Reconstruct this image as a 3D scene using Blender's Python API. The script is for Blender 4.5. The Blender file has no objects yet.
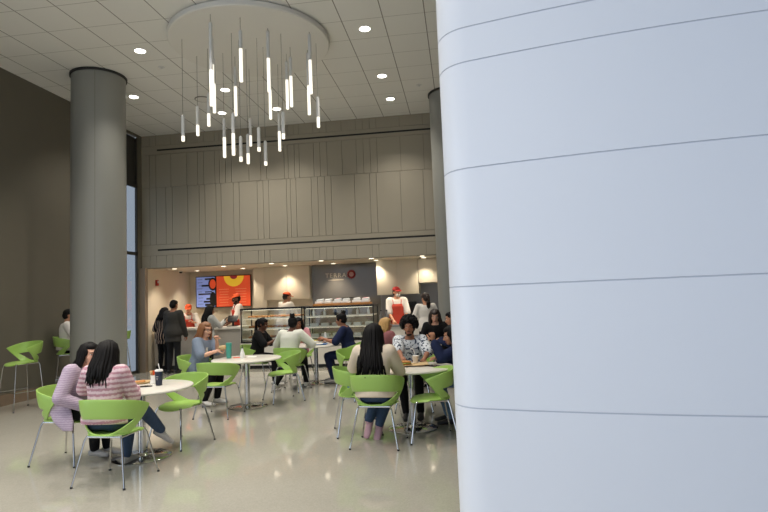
import bpy, bmesh, math, random
from mathutils import Vector, Matrix, Euler
random.seed(7)
PI = math.pi
sc = bpy.context.scene
C = sc.collection

# ------------------------------------------------------------------ materials
def lin(c):
    c = c / 255.0
    return c / 12.92 if c <= 0.04045 else ((c + 0.055) / 1.055) ** 2.4
def rgb(r, g, b): return (lin(r), lin(g), lin(b), 1.0)
def mat(name, col, rough=0.5, metal=0.0, spec=0.5, noise=0.0, nscale=20.0, bump=0.0, bscale=80.0, coat=0.0, sheen=0.0):
    m = bpy.data.materials.new(name); m.use_nodes = True
    nt = m.node_tree; b = nt.nodes['Principled BSDF']
    b.inputs['Base Color'].default_value = col
    b.inputs['Roughness'].default_value = rough
    b.inputs['Metallic'].default_value = metal
    b.inputs['Specular IOR Level'].default_value = spec
    b.inputs['Coat Weight'].default_value = coat
    b.inputs['Sheen Weight'].default_value = sheen
    tc = nt.nodes.new('ShaderNodeTexCoord')
    if noise > 0:
        n = nt.nodes.new('ShaderNodeTexNoise'); n.inputs['Scale'].default_value = nscale; n.inputs['Detail'].default_value = 4
        nt.links.new(tc.outputs['Object'], n.inputs['Vector'])
        mx = nt.nodes.new('ShaderNodeMix'); mx.data_type = 'RGBA'
        d = tuple(max(0, x * (1 - noise)) for x in col[:3]) + (1,); u = tuple(min(1, x * (1 + noise)) for x in col[:3]) + (1,)
        mx.inputs[6].default_value = d; mx.inputs[7].default_value = u
        nt.links.new(n.outputs['Fac'], mx.inputs[0]); nt.links.new(mx.outputs[2], b.inputs['Base Color'])
    if bump > 0:
        n2 = nt.nodes.new('ShaderNodeTexNoise'); n2.inputs['Scale'].default_value = bscale; n2.inputs['Detail'].default_value = 3
        nt.links.new(tc.outputs['Object'], n2.inputs['Vector'])
        bp = nt.nodes.new('ShaderNodeBump'); bp.inputs['Strength'].default_value = bump; bp.inputs['Distance'].default_value = 0.01
        nt.links.new(n2.outputs['Fac'], bp.inputs['Height']); nt.links.new(bp.outputs['Normal'], b.inputs['Normal'])
    return m
def emis(name, col, strength):
    m = bpy.data.materials.new(name); m.use_nodes = True
    b = m.node_tree.nodes['Principled BSDF']
    b.inputs['Base Color'].default_value = col; b.inputs['Emission Color'].default_value = col; b.inputs['Emission Strength'].default_value = strength
    return m
def node(nt, t, **kw):
    n = nt.nodes.new(t)
    for k, v in kw.items(): setattr(n, k, v)
    return n
def mth(nt, op, a, b=None):
    n = nt.nodes.new('ShaderNodeMath'); n.operation = op
    for i, v in enumerate((a, b)):
        if v is None: continue
        if isinstance(v, (int, float)): n.inputs[i].default_value = v
        else: nt.links.new(v, n.inputs[i])
    return n.outputs[0]
def ceiling_mat():
    m = mat('ceiling_tile', rgb(196, 194, 188), 0.85, bump=0.08, bscale=300)
    nt = m.node_tree; b = nt.nodes['Principled BSDF']
    tc = node(nt, 'ShaderNodeTexCoord'); sp = node(nt, 'ShaderNodeSeparateXYZ'); nt.links.new(tc.outputs['Object'], sp.inputs[0])
    T = 0.645
    def line(sock, off, half):
        v = mth(nt, 'FRACT', mth(nt, 'DIVIDE', mth(nt, 'ADD', sock, off + 50 * T), T))
        v = mth(nt, 'ABSOLUTE', mth(nt, 'SUBTRACT', v, 0.5))
        return mth(nt, 'GREATER_THAN', v, 0.5 - half / T)
    lx = line(sp.outputs[0], 1.641, 0.008); ly = line(sp.outputs[1], -8.214, 0.006)
    f = mth(nt, 'MAXIMUM', lx, mth(nt, 'MULTIPLY', ly, 0.6))
    mx = node(nt, 'ShaderNodeMix', data_type='RGBA'); mx.inputs[6].default_value = rgb(228, 227, 222); mx.inputs[7].default_value = rgb(140, 137, 130)
    nt.links.new(f, mx.inputs[0]); nt.links.new(mx.outputs[2], b.inputs['Base Color'])
    return m
def floor_mat():
    m = mat('terrazzo_floor', rgb(190, 186, 176), 0.07, spec=1.0)
    nt = m.node_tree; b = nt.nodes['Principled BSDF']
    tc = node(nt, 'ShaderNodeTexCoord')
    v = node(nt, 'ShaderNodeTexVoronoi'); v.inputs['Scale'].default_value = 90
    n = node(nt, 'ShaderNodeTexNoise'); n.inputs['Scale'].default_value = 0.8; n.inputs['Detail'].default_value = 5
    nt.links.new(tc.outputs['Object'], v.inputs['Vector']); nt.links.new(tc.outputs['Object'], n.inputs['Vector'])
    r = node(nt, 'ShaderNodeValToRGB'); r.color_ramp.elements[0].color = rgb(172, 168, 156); r.color_ramp.elements[1].color = rgb(184, 180, 168)
    nt.links.new(v.outputs['Color'], r.inputs[0])
    mx = node(nt, 'ShaderNodeMix', data_type='RGBA', blend_type='MULTIPLY'); mx.inputs[0].default_value = 0.25
    nt.links.new(r.outputs[0], mx.inputs[6]); nt.links.new(n.outputs['Fac'], mx.inputs[7]); nt.links.new(mx.outputs[2], b.inputs['Base Color'])
    return m
def glass_mat(name, tint, refl=0.08):
    m = bpy.data.materials.new(name); m.use_nodes = True; nt = m.node_tree
    nt.nodes.remove(nt.nodes['Principled BSDF']); out = nt.nodes['Material Output']
    t = node(nt, 'ShaderNodeBsdfTransparent'); t.inputs[0].default_value = tint
    g = node(nt, 'ShaderNodeBsdfGlossy'); g.inputs['Roughness'].default_value = 0.03; g.inputs[0].default_value = (1, 1, 1, 1)
    mx = node(nt, 'ShaderNodeMixShader'); mx.inputs[0].default_value = refl
    nt.links.new(t.outputs[0], mx.inputs[1]); nt.links.new(g.outputs[0], mx.inputs[2]); nt.links.new(mx.outputs[0], out.inputs[0])
    return m
def stripes(name, axis, freq, c1, c2, rough=0.9, wob=0.0, thresh=0.5, soft=False):
    m = mat(name, c1, rough, bump=0.25, bscale=120, spec=0.2)
    nt = m.node_tree; b = nt.nodes['Principled BSDF']
    tc = node(nt, 'ShaderNodeTexCoord'); sp = node(nt, 'ShaderNodeSeparateXYZ'); nt.links.new(tc.outputs['Object'], sp.inputs[0])
    n = node(nt, 'ShaderNodeTexNoise'); n.inputs['Scale'].default_value = 60; nt.links.new(tc.outputs['Object'], n.inputs['Vector'])
    s = mth(nt, 'ADD', sp.outputs[axis], mth(nt, 'MULTIPLY', mth(nt, 'SUBTRACT', n.outputs['Fac'], 0.5), wob))
    w = mth(nt, 'FRACT', mth(nt, 'MULTIPLY', mth(nt, 'ADD', s, 10.0), freq))
    f = mth(nt, 'GREATER_THAN', w, thresh)
    f = mth(nt, 'MULTIPLY', f, mth(nt, 'ADD', 0.45, mth(nt, 'MULTIPLY', n.outputs['Fac'], 1.0)))
    f.node.use_clamp = True
    mx = node(nt, 'ShaderNodeMix', data_type='RGBA'); mx.inputs[6].default_value = c1; mx.inputs[7].default_value = c2
    nt.links.new(f, mx.inputs[0]); nt.links.new(mx.outputs[2], b.inputs['Base Color'])
    return m
def patches(name, c1, c2, scale, thresh):
    m = mat(name, c1, 0.9, spec=0.2)
    nt = m.node_tree; b = nt.nodes['Principled BSDF']
    tc = node(nt, 'ShaderNodeTexCoord'); n = node(nt, 'ShaderNodeTexNoise'); n.inputs['Scale'].default_value = scale; n.inputs['Detail'].default_value = 2
    nt.links.new(tc.outputs['Object'], n.inputs['Vector'])
    f = mth(nt, 'GREATER_THAN', n.outputs['Fac'], thresh)
    mx = node(nt, 'ShaderNodeMix', data_type='RGBA'); mx.inputs[6].default_value = c1; mx.inputs[7].default_value = c2
    nt.links.new(f, mx.inputs[0]); nt.links.new(mx.outputs[2], b.inputs['Base Color'])
    return m

M = dict(
 ceiling=ceiling_mat(), floor=floor_mat(),
 wall_dark=mat('dark_taupe_wall', rgb(105, 100, 87), 0.75, noise=0.04, nscale=3),
 stone_base=mat('stone_baseboard', rgb(138, 118, 98), 0.25, noise=0.15, nscale=8),
 panel=mat('greige_wall_panel', rgb(158, 150, 133), 0.6),
 groove=mat('dark_reveal', rgb(112, 107, 97), 0.8),
 slot=mat('black_slot', rgb(12, 12, 14), 0.6),
 white_panel=mat('white_solid_surface', rgb(228, 230, 236), 0.32, spec=0.4),
 white_groove=mat('white_panel_seam', rgb(200, 203, 212), 0.6),
 column=mat('grey_column_paint', rgb(138, 138, 132), 0.38, spec=0.5),
 collar=mat('column_reveal', rgb(40, 40, 38), 0.6),
 cream=mat('cream_wall', rgb(220, 210, 190), 0.7, noise=0.03, nscale=2),
 creamcab=mat('cream_laminate', rgb(214, 204, 182), 0.45),
 soffit=mat('soffit_paint', rgb(205, 196, 178), 0.7),
 signwall=mat('grey_glass_wall', rgb(122, 117, 108), 0.12, spec=0.6),
 counter=mat('grey_counter_front', rgb(178, 172, 162), 0.5),
 whitetop=mat('white_counter_top', rgb(225, 220, 210), 0.3),
 steel=mat('brushed_steel', rgb(150, 150, 148), 0.3, metal=0.9),
 chrome=mat('polished_chrome', rgb(205, 205, 205), 0.12, metal=1.0),
 darkmetal=mat('dark_metal', rgb(38, 38, 40), 0.4, metal=0.6),
 black=mat('black_plastic', rgb(16, 16, 18), 0.4),
 green=mat('lime_green_plastic', rgb(156, 192, 96), 0.32, spec=0.45),
 tabletop=mat('white_table_laminate', rgb(226, 222, 212), 0.22, spec=0.5),
 canopy=mat('white_plaster_disc', rgb(222, 220, 214), 0.6),
 tube=mat('frosted_metal_tube', rgb(214, 214, 212), 0.4),
 cord=mat('thin_cord', rgb(120, 118, 112), 0.6),
 striplight=emis('lit_strip', (1.0, 0.9, 0.72, 1), 1.5),
 glow=emis('lit_acrylic', (1.0, 0.93, 0.80, 1), 1.1),
 lens=emis('lit_lens', (1.0, 0.95, 0.86, 1), 9.0),
 lenswarm=emis('lit_warm_lens', (1.0, 0.88, 0.68, 1), 7.0),
 trimw=mat('white_trim', rgb(225, 224, 218), 0.5),
 frame=mat('window_frame_metal', rgb(70, 68, 64), 0.4, metal=0.5),
 spandrel=mat('dark_spandrel', rgb(56, 54, 50), 0.5),
 winglass=glass_mat('tinted_window_glass', (0.53, 0.54, 0.54, 1), 0.05),
 caseglass=glass_mat('case_glass', (0.95, 0.97, 0.96, 1), 0.045),
 red=mat('red_plastic', rgb(190, 40, 34), 0.4),
 orange=mat('orange_fabric', rgb(215, 82, 34), 0.8, noise=0.08),
 apron=mat('red_orange_apron', rgb(184, 62, 44), 0.85, noise=0.08),
 redcap=mat('red_cap_cloth', rgb(180, 40, 38), 0.8),
 wood=mat('wooden_board', rgb(168, 116, 62), 0.5, noise=0.2, nscale=12),
 clear=mat('clear_clamshell', rgb(214, 218, 220), 0.25, spec=0.7),
 pastry=mat('baked_pastry', rgb(186, 128, 72), 0.7, noise=0.3, nscale=30),
 tray=mat('pale_tray', rgb(218, 208, 190), 0.4),
 kraft=mat('kraft_paper', rgb(196, 168, 124), 0.8, noise=0.08),
 white=mat('white_plastic', rgb(235, 234, 230), 0.4),
 paper=mat('white_paper', rgb(236, 232, 224), 0.8),
 navycup=mat('navy_tumbler', rgb(22, 34, 58), 0.35),
 teal=mat('teal_tumbler', rgb(70, 156, 142), 0.35),
 blue=mat('blue_cloth', rgb(60, 110, 165), 0.8),
 screenblue=emis('menu_blue', rgb(126, 144, 206), 0.42),
 screenorange=emis('menu_orange', rgb(214, 78, 42), 0.42),
 screenyellow=emis('menu_yellow', rgb(228, 184, 50), 0.45),
 screenmaroon=emis('menu_maroon', rgb(120, 30, 40), 0.6),
 screenline=emis('menu_line', rgb(240, 140, 96), 0.6),
 signred=mat('sign_red', rgb(150, 40, 34), 0.5),
 signtxt=mat('sign_pale', rgb(210, 196, 170), 0.5),
 eyewhite=mat('eye_white', rgb(225, 220, 212), 0.3), iris=mat('eye_iris', rgb(40, 26, 18), 0.2),
 hair_black=mat('black_hair', rgb(14, 11, 11), 0.62, noise=0.5, nscale=60, spec=0.2),
 hair_brown=mat('dark_brown_hair', rgb(44, 30, 24), 0.5, noise=0.4, nscale=60),
 hair_red=mat('auburn_hair', rgb(128, 82, 46), 0.55, noise=0.3, nscale=60),
 hair_blonde=mat('blonde_hair', rgb(190, 150, 92), 0.55, noise=0.25, nscale=60),
 shoe_white=mat('white_shoe', rgb(215, 210, 206), 0.6), shoe_grey=mat('grey_shoe', rgb(170, 166, 162), 0.7),
 shoe_pink=mat('pale_pink_shoe', rgb(178, 142, 152), 0.7), shoe_black=mat('black_shoe', rgb(24, 24, 26), 0.5),
 jeans=mat('blue_denim', rgb(48, 66, 92), 0.9, bump=0.9, bscale=11, noise=0.25, nscale=40), denim_light=mat('mid_blue_denim', rgb(86, 110, 134), 0.9, bump=0.9, bscale=11, noise=0.2, nscale=40),
 black_cloth=mat('black_cloth', rgb(22, 22, 24), 0.9, bump=0.9, bscale=11, spec=0.2), navy_cloth=mat('navy_cloth', rgb(32, 40, 70), 0.9, bump=0.9, bscale=11, spec=0.2),
 dark_trouser=mat('charcoal_trousers', rgb(42, 42, 44), 0.9, bump=0.9, bscale=11, spec=0.2), suit=mat('grey_suit_cloth', rgb(62, 60, 57), 0.85, bump=0.9, bscale=11, spec=0.2, noise=0.08, nscale=80),
 lilac=stripes('lilac_cardigan_cloth', 2, 45, rgb(188, 172, 188), rgb(166, 148, 168), wob=0.02),
 pinkstripe=stripes('pink_striped_knit', 2, 21, rgb(220, 194, 200), rgb(180, 130, 143), wob=0.03, thresh=0.5),
 scrub=mat('blue_grey_scrubs_cloth', rgb(122, 134, 152), 0.9, bump=0.9, bscale=11, spec=0.2, noise=0.06), cream_knit=mat('cream_knit', rgb(222, 206, 184), 0.9, bump=0.9, bscale=11, spec=0.2),
 white_knit=mat('white_knit', rgb(226, 226, 214), 0.9, bump=0.9, bscale=11, spec=0.2), white_shirt=mat('white_shirt_cloth', rgb(228, 222, 214), 0.85, bump=0.9, bscale=11, spec=0.2),
 grey_top=mat('grey_top_cloth', rgb(176, 176, 172), 0.9, bump=0.9, bscale=11, spec=0.2), dusty_rose=mat('dusty_rose_cloth', rgb(150, 96, 98), 0.9, spec=0.2), pink_top=mat('pink_top_cloth', rgb(214, 150, 158), 0.9, bump=0.9, bscale=11, spec=0.2),
 vstripe=stripes('striped_blouse_cloth', 0, 16, rgb(34, 32, 34), rgb(176, 150, 130), thresh=0.72),
 print=patches('white_blue_print_cloth', rgb(214, 218, 222), rgb(62, 72, 92), 32, 0.55),
 lip=mat('lip', rgb(150, 84, 76), 0.5),
)
def skin(name, r, g, b): return mat(name, rgb(r, g, b), 0.55, noise=0.05, nscale=15, spec=0.35)
SK = dict(fair=skin('fair_skin', 222, 172, 146), tan=skin('tan_skin', 192, 140, 110), brown=skin('brown_skin', 158, 108, 82), deep=skin('deep_brown_skin', 96, 62, 46))

# ------------------------------------------------------------------ mesh helpers
def link(name, me, parent=None):
    o = bpy.data.objects.new(name, me); C.objects.link(o)
    if parent: o.parent = parent
    return o
class MB:
    def __init__(s): s.bm = bmesh.new(); s.mi = 0
    def _tag(s, geom):
        for f in geom: f.material_index = s.mi
    def box(s, c, d, rot=None, bev=0.0):
        mt = Matrix.Translation(Vector(c))
        if rot: mt = mt @ Euler(rot).to_matrix().to_4x4()
        r = bmesh.ops.create_cube(s.bm, size=1.0, matrix=mt @ Matrix.Diagonal((d[0], d[1], d[2], 1)))
        vs = r['verts']
        if bev > 0:
            es = list({e for v in vs for e in v.link_edges})
            r2 = bmesh.ops.bevel(s.bm, geom=es, offset=bev, segments=2, affect='EDGES', profile=0.6)
            s._tag(r2['faces']); vs = r2['verts']
        s._tag({f for v in vs for f in v.link_faces}); return s
    def cyl(s, p0, p1, r0, r1=None, n=16, caps=True):
        p0, p1 = Vector(p0), Vector(p1); d = p1 - p0; r1 = r0 if r1 is None else r1
        if d.length < 1e-6: return s
        mt = Matrix.Translation((p0 + p1) / 2) @ d.to_track_quat('Z', 'Y').to_matrix().to_4x4()
        r = bmesh.ops.create_cone(s.bm, cap_ends=caps, segments=n, radius1=max(r0, 1e-4), radius2=max(r1, 1e-4), depth=d.length, matrix=mt)
        s._tag({f for v in r['verts'] for f in v.link_faces}); return s
    def ell(s, c, r, R=None, u=14, v=9):
        mt = Matrix.Translation(Vector(c))
        if R is not None: mt = mt @ R.to_4x4()
        q = bmesh.ops.create_uvsphere(s.bm, u_segments=u, v_segments=v, radius=1.0, matrix=mt @ Matrix.Diagonal((r[0], r[1], r[2], 1)))
        s._tag({f for w in q['verts'] for f in w.link_faces}); return s
    def cap(s, p0, p1, r0, r1=None, n=12):
        r1 = r0 if r1 is None else r1
        s.cyl(p0, p1, r0, r1, n); s.ell(p0, (r0,) * 3, None, n, 8); s.ell(p1, (r1,) * 3, None, n, 8); return s
    def chain(s, pts, rs, n=12):
        for i in range(len(pts) - 1): s.cap(pts[i], pts[i + 1], rs[i], rs[i + 1], n)
        return s
    def lathe(s, prof, c=(0, 0, 0), n=32):
        rings = []
        for r, z in prof:
            if r < 1e-5: rings.append([s.bm.verts.new((c[0], c[1], c[2] + z))])
            else: rings.append([s.bm.verts.new((c[0] + r * math.cos(2 * PI * i / n), c[1] + r * math.sin(2 * PI * i / n), c[2] + z)) for i in range(n)])
        fs = []
        for a, b in zip(rings, rings[1:]):
            for i in range(n):
                j = (i + 1) % n
                vs = [a[i % len(a)], a[j % len(a)], b[j % len(b)], b[i % len(b)]]
                vs = list(dict.fromkeys(vs))
                if len(vs) >= 3: fs.append(s.bm.faces.new(vs))
        s._tag(fs); return s
    def tube(s, pts, rs, n=8, close=False):
        pts = [Vector(p) for p in pts]; k = len(pts)
        if not hasattr(rs, '__len__'): rs = [rs] * k
        rings = []; up = Vector((0, 0, 1))
        for i, p in enumerate(pts):
            a = pts[(i - 1) % k] if (close or i) else p; b = pts[(i + 1) % k] if (close or i < k - 1) else p
            t = (b - a).normalized()
            x = t.cross(up)
            if x.length < 0.05: x = t.cross(Vector((0, 1, 0)))
            x.normalize(); y = x.cross(t).normalized()
            rings.append([s.bm.verts.new(p + (x * math.cos(2 * PI * j / n) + y * math.sin(2 * PI * j / n)) * rs[i]) for j in range(n)])
        fs = []
        for i in range(k if close else k - 1):
            a, b = rings[i], rings[(i + 1) % k]
            for j in range(n): fs.append(s.bm.faces.new((a[j], a[(j + 1) % n], b[(j + 1) % n], b[j])))
        if not close:
            fs.append(s.bm.faces.new(rings[0][::-1])); fs.append(s.bm.faces.new(rings[-1]))
        s._tag(fs); return s
    def loft(s, secs, n=24):
        """secs: (centre, x axis, y axis) ellipse half axes as vectors"""
        rings = [[s.bm.verts.new(Vector(c) + ax * math.cos(2 * PI * j / n) + ay * math.sin(2 * PI * j / n)) for j in range(n)] for c, ax, ay in secs]
        fs = []
        for a, b in zip(rings, rings[1:]):
            for j in range(n): fs.append(s.bm.faces.new((a[j], a[(j + 1) % n], b[(j + 1) % n], b[j])))
        fs.append(s.bm.faces.new(rings[0][::-1])); fs.append(s.bm.faces.new(rings[-1])); s._tag(fs); return s
    def prism(s, poly, z0, z1):
        b = [s.bm.verts.new((x, y, z0)) for x, y in poly]; t = [s.bm.verts.new((x, y, z1)) for x, y in poly]; n = len(poly)
        fs = [s.bm.faces.new(b[::-1]), s.bm.faces.new(t)]
        for i in range(n): fs.append(s.bm.faces.new((b[i], b[(i + 1) % n], t[(i + 1) % n], t[i])))
        s._tag(fs); return s
    def mesh(s, name, mats, smooth=True, angle=40):
        bmesh.ops.recalc_face_normals(s.bm, faces=s.bm.faces)
        me = bpy.data.meshes.new(name); s.bm.to_mesh(me); s.bm.free()
        for m in (mats if isinstance(mats, (list, tuple)) else [mats]): me.materials.append(m)
        if smooth:
            me.polygons.foreach_set('use_smooth', [True] * len(me.polygons))
            try: me.set_sharp_from_angle(angle=math.radians(angle))
            except Exception: pass
        return me
    def build(s, name, mats, parent=None, smooth=True, angle=40): return link(name, s.mesh(name, mats, smooth, angle), parent)

def modmesh(me, mods):
    o = bpy.data.objects.new('tmp', me); C.objects.link(o)
    for t, kw in mods:
        md = o.modifiers.new('m', t)
        for k, v in kw.items(): setattr(md, k, v)
    dg = bpy.context.evaluated_depsgraph_get(); dg.update()
    r = bpy.data.meshes.new_from_object(o.evaluated_get(dg))
    bpy.data.objects.remove(o)
    return r
def blob(mb, name, m, voxel=0.012, it=4, extra=None, mats=None):
    """one continuous skin over the shapes in mb; extra (an MB) holds fingers / eyes appended to the same mesh"""
    me = mb.mesh(name, m, smooth=False)
    r = modmesh(me, [('REMESH', dict(mode='VOXEL', voxel_size=voxel)), ('SMOOTH', dict(factor=0.5, iterations=it))])
    bm = bmesh.new(); bm.from_mesh(r)
    for f in bm.faces: f.material_index = 0
    if extra is not None:
        t = bpy.data.meshes.new('t'); bmesh.ops.recalc_face_normals(extra.bm, faces=extra.bm.faces); extra.bm.to_mesh(t); extra.bm.free(); bm.from_mesh(t)
    out = bpy.data.meshes.new(name); bm.to_mesh(out); bm.free()
    for x in (mats or [m]): out.materials.append(x)
    out.polygons.foreach_set('use_smooth', [True] * len(out.polygons))
    return out
def tag(o, label=None, cat=None, group=None, kind=None):
    if label: o['label'] = label
    if cat: o['category'] = cat
    if group: o['group'] = group
    if kind: o['kind'] = kind
    return o
def thing(name, label, cat, loc=(0, 0, 0), rz=0.0, group=None):
    o = bpy.data.objects.new(name, None); o.empty_display_size = 0.1; C.objects.link(o)
    o.location = loc; o.rotation_euler = (0, 0, rz); return tag(o, label, cat, group)
def struct(o): o['kind'] = 'structure'; return o
def face(fx, fy): return math.atan2(-fx, fy)
def dup(root, loc, rz, label=None, group=None):
    r = root.copy(); C.objects.link(r); r.location = loc; r.rotation_euler = (0, 0, rz)
    if label: r['label'] = label
    if group: r['group'] = group
    for ch in list(root.children):
        c = ch.copy(); C.objects.link(c); c.parent = r
        for g in list(ch.children):
            d = g.copy(); C.objects.link(d); d.parent = c
    return r

# ------------------------------------------------------------------ room shell
H = 5.9; LX = -7.85; BY = 12.9; SZ = 2.54
XR = 6.5; YB = -3.5
mb = MB(); mb.box(((LX - 0.2 + XR) / 2, (YB + 15.6) / 2, -0.1), (XR - LX + 0.4, 15.6 - YB, 0.2)); struct(mb.build('floor', M['floor'], smooth=False))
mb = MB(); mb.box(((LX - 0.2 + XR) / 2, (YB + 13.1) / 2, H + 0.1), (XR - LX + 0.4, 13.1 - YB, 0.2)); struct(mb.build('ceiling', M['ceiling'], smooth=False))
# left wall with the tall window opening near the back corner and an unseen wider one added near the camera for its light
V0, V1 = -3.0, 3.4
W0, W1 = 10.35, 12.72
mb = MB()
mb.box((LX - 0.1, (V1 + W0) / 2, H / 2), (0.2, W0 - V1, H)); mb.box((LX - 0.1, (YB + V0) / 2, H / 2), (0.2, V0 - YB, H)); mb.box((LX - 0.1, (V0 + V1) / 2, 5.3), (0.2, V1 - V0, 1.2))
mb.box((LX - 0.1, (13.15 + 15.6) / 2, H / 2), (0.2, 15.6 - 13.15, H)); mb.box((LX - 0.02, (W1 + 13.15) / 2, H / 2), (0.04, 13.15 - W1, H))
mb.box((LX - 0.1, (W0 + W1) / 2, 5.865), (0.2, W1 - W0, 0.07))
struct(mb.build('wall_left', M['wall_dark'], smooth=False))
mb = MB(); mb.box((LX + 0.012, (V1 + W0 - 0.02) / 2, 0.095), (0.024, W0 - 0.02 - V1, 0.19), bev=0.004); struct(mb.build('baseboard_left', M['stone_base'], smooth=False))
win = thing('window_1', None, None, (0, 0, 0)); struct(win)
mb = MB()
for z in (0.03, 2.9, 4.58): mb.box((LX - 0.025, (W0 + W1) / 2, z), (0.05, W1 - W0, 0.075))
for y in (W0 + 0.03, W0 + 1.0, W1 - 0.02): mb.box((LX - 0.025, y, 2.9), (0.05, 0.04, 5.8))
mb.build('window_frame', M['frame'], win, smooth=False)
mb = MB(); mb.box((LX - 0.03, (W0 + W1) / 2, 2.3), (0.008, W1 - W0 - 0.08, 4.5)); mb.build('window_pane', M['winglass'], win, smooth=False)
mb = MB(); mb.box((LX - 0.06, (W0 + W1) / 2, 5.21), (0.03, W1 - W0 - 0.04, 1.2)); mb.build('spandrel_panel', M['spandrel'], win, smooth=False)

win2 = thing('window_added', None, None, (0, 0, 0)); struct(win2)  # unseen window, added to light the rounded edge of the white wall
mb = MB()
for z in (0.03, 2.9, 4.68): mb.box((LX - 0.06, (V0 + V1) / 2, z), (0.12, V1 - V0, 0.06))
for k in range(5): mb.box((LX - 0.06, V0 + 0.03 + (V1 - V0 - 0.06) * k / 4, 2.35), (0.12, 0.06, 4.7))
mb.build('window_frame', M['frame'], win2, smooth=False)
mb = MB(); mb.box((LX - 0.09, (V0 + V1) / 2, 2.35), (0.012, V1 - V0 - 0.08, 4.6)); mb.build('window_pane', glass_mat('clear_window_glass', (.9, .93, .93, 1), .05), win2, smooth=False)

# back fascia wall: panels with open joints on a dark backing
R2 = [-7.63, -7.46, -7.06, -6.64, -6.35, -6.19, -5.9, -5.78, -5.62, -5.47, -5.02, -4.72, -4.57, -4.12]
R3 = [-7.63, -7.46, -7.2, -7.03, -6.62, -6.32, -6.17, -5.88, -5.75, -5.43, -5.28, -4.82, -4.67, -4.53, -4.08]
R2 += [-4.02, -3.86, -3.74, -3.38, -3.22, -3.05, -2.68, -2.33, -2.16, -1.99, -1.83, -1.27, -0.72, -0.33]
R3 += [-3.98, -3.84, -3.46, -3.3, -3.13, -2.97, -2.4, -2.03, -1.87, -1.3, -0.76, -0.36]
R2 = sorted(set(R2)); R3 = sorted(set(R3))
G = 0.008
mb = MB()
def panels(xs, z0, z1):
    e = [LX] + xs + [0.6, 2.4, 4.2, XR]
    for a, b in zip(e, e[1:]): mb.box(((a + b) / 2, BY + 0.01, (z0 + z1) / 2), (b - a - G, 0.02, z1 - z0 - G))
panels(R2, 5.63, H); panels(R2, 4.56, 5.40); panels(R3, 3.12, 4.56); panels(R3, SZ, 2.85)
for z0, z1 in ((5.40, 5.63), (2.85, 3.12)):
    zm = (z0 + z1) / 2
    mb.box(((LX + XR) / 2, BY + 0.01, (z0 + zm - 0.022) / 2 + G / 4), (XR - LX, 0.02, zm - 0.022 - z0 - G / 2))
    mb.box(((LX + XR) / 2, BY + 0.01, (z1 + zm + 0.022) / 2 - G / 4), (XR - LX, 0.02, z1 - zm - 0.022 - G / 2))
    mb.box((LX + 0.21, BY + 0.01, zm), (0.42, 0.02, 0.044))
mb.mi = 1; mb.box(((LX + XR) / 2, BY + 0.11, (H + SZ) / 2), (XR - LX, 0.18, H - SZ))
mb.mi = 2
for zm in (5.515, 2.985): mb.box(((LX + 0.42 + 0.5) / 2 + 0.0, BY + 0.013, zm), (0.5 - LX - 0.42, 0.012, 0.044))
struct(mb.build('wall_back', [M['panel'], M['groove'], M['slot']], smooth=False))

# servery shell behind the fascia
mb = MB(); mb.box(((0.75 + XR) / 2, BY + 0.1, SZ / 2), (XR - 0.75, 0.2, SZ)); struct(mb.build('wall_back_lower', M['panel'], smooth=False))
mb = MB(); mb.box(((LX + 1.5) / 2, (BY + 0.2 + 15.6) / 2, SZ + 0.1), (1.5 - LX, 15.6 - BY - 0.2, 0.2)); struct(mb.build('ceiling_servery', M['soffit'], smooth=False))
mb = MB()
mb.box((LX + 0.012, (BY + 0.12 + 15.4) / 2, SZ / 2), (0.024, 15.4 - BY - 0.12, SZ))
struct(mb.build('wall_servery_left', M['cream'], smooth=False))
mb = MB()
mb.box(((LX - 5.69) / 2, 15.4, SZ / 2), (-5.69 - LX, 0.16, SZ))
mb.box((-5.505, 15.05, SZ / 2), (0.37, 0.5, SZ))
mb.box(((-5.32 - 4.0) / 2, 15.0, SZ / 2), (1.32, 0.16, SZ))
struct(mb.build('wall_servery_back', M['cream'], smooth=False))
mb = MB(); mb.box(((-4.0 - 2.14) / 2, 14.8, SZ / 2), (1.86, 0.16, SZ)); struct(mb.build('wall_sign', M['signwall'], smooth=False))
mb = MB(); mb.box(((-2.14 + 1.5) / 2, 14.8, SZ / 2), (3.64, 0.16, SZ)); struct(mb.build('wall_servery_right', mat('grey_backsplash', rgb(150, 150, 150), 0.3), smooth=False))
mb = MB(); mb.box((LX + 0.075, BY - 0.06, SZ / 2), (0.15, 0.12, SZ)); struct(mb.build('trim_1', mat('taupe_trim', rgb(140, 124, 106), 0.5), smooth=False))

# round columns
def column(cx, cy, lab):
    mb = MB(); mb.lathe([(0.46, 0), (0.46, H - 0.045)], (cx, cy, 0), 64)
    mb.mi = 1; mb.lathe([(0.46, H - 0.045), (0.485, H - 0.045), (0.485, H - 0.005), (0.43, H - 0.005)], (cx, cy, 0), 64)
    a = math.atan2(-cy, -cx) - 0.14
    mb.mi = 2; mb.box((cx + 0.4595 * math.cos(a), cy + 0.4595 * math.sin(a), H / 2 - 0.03), (0.003, 0.007, H - 0.06), rot=(0, 0, a))
    o = mb.build('column', [M['column'], M['collar'], M['groove']]); struct(o); o['label'] = lab
column(-6.5, 9.3, 'round grey column behind the two women at the white table')
column(-0.03, 11.75, 'round grey column beside the white curved wall')

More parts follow.
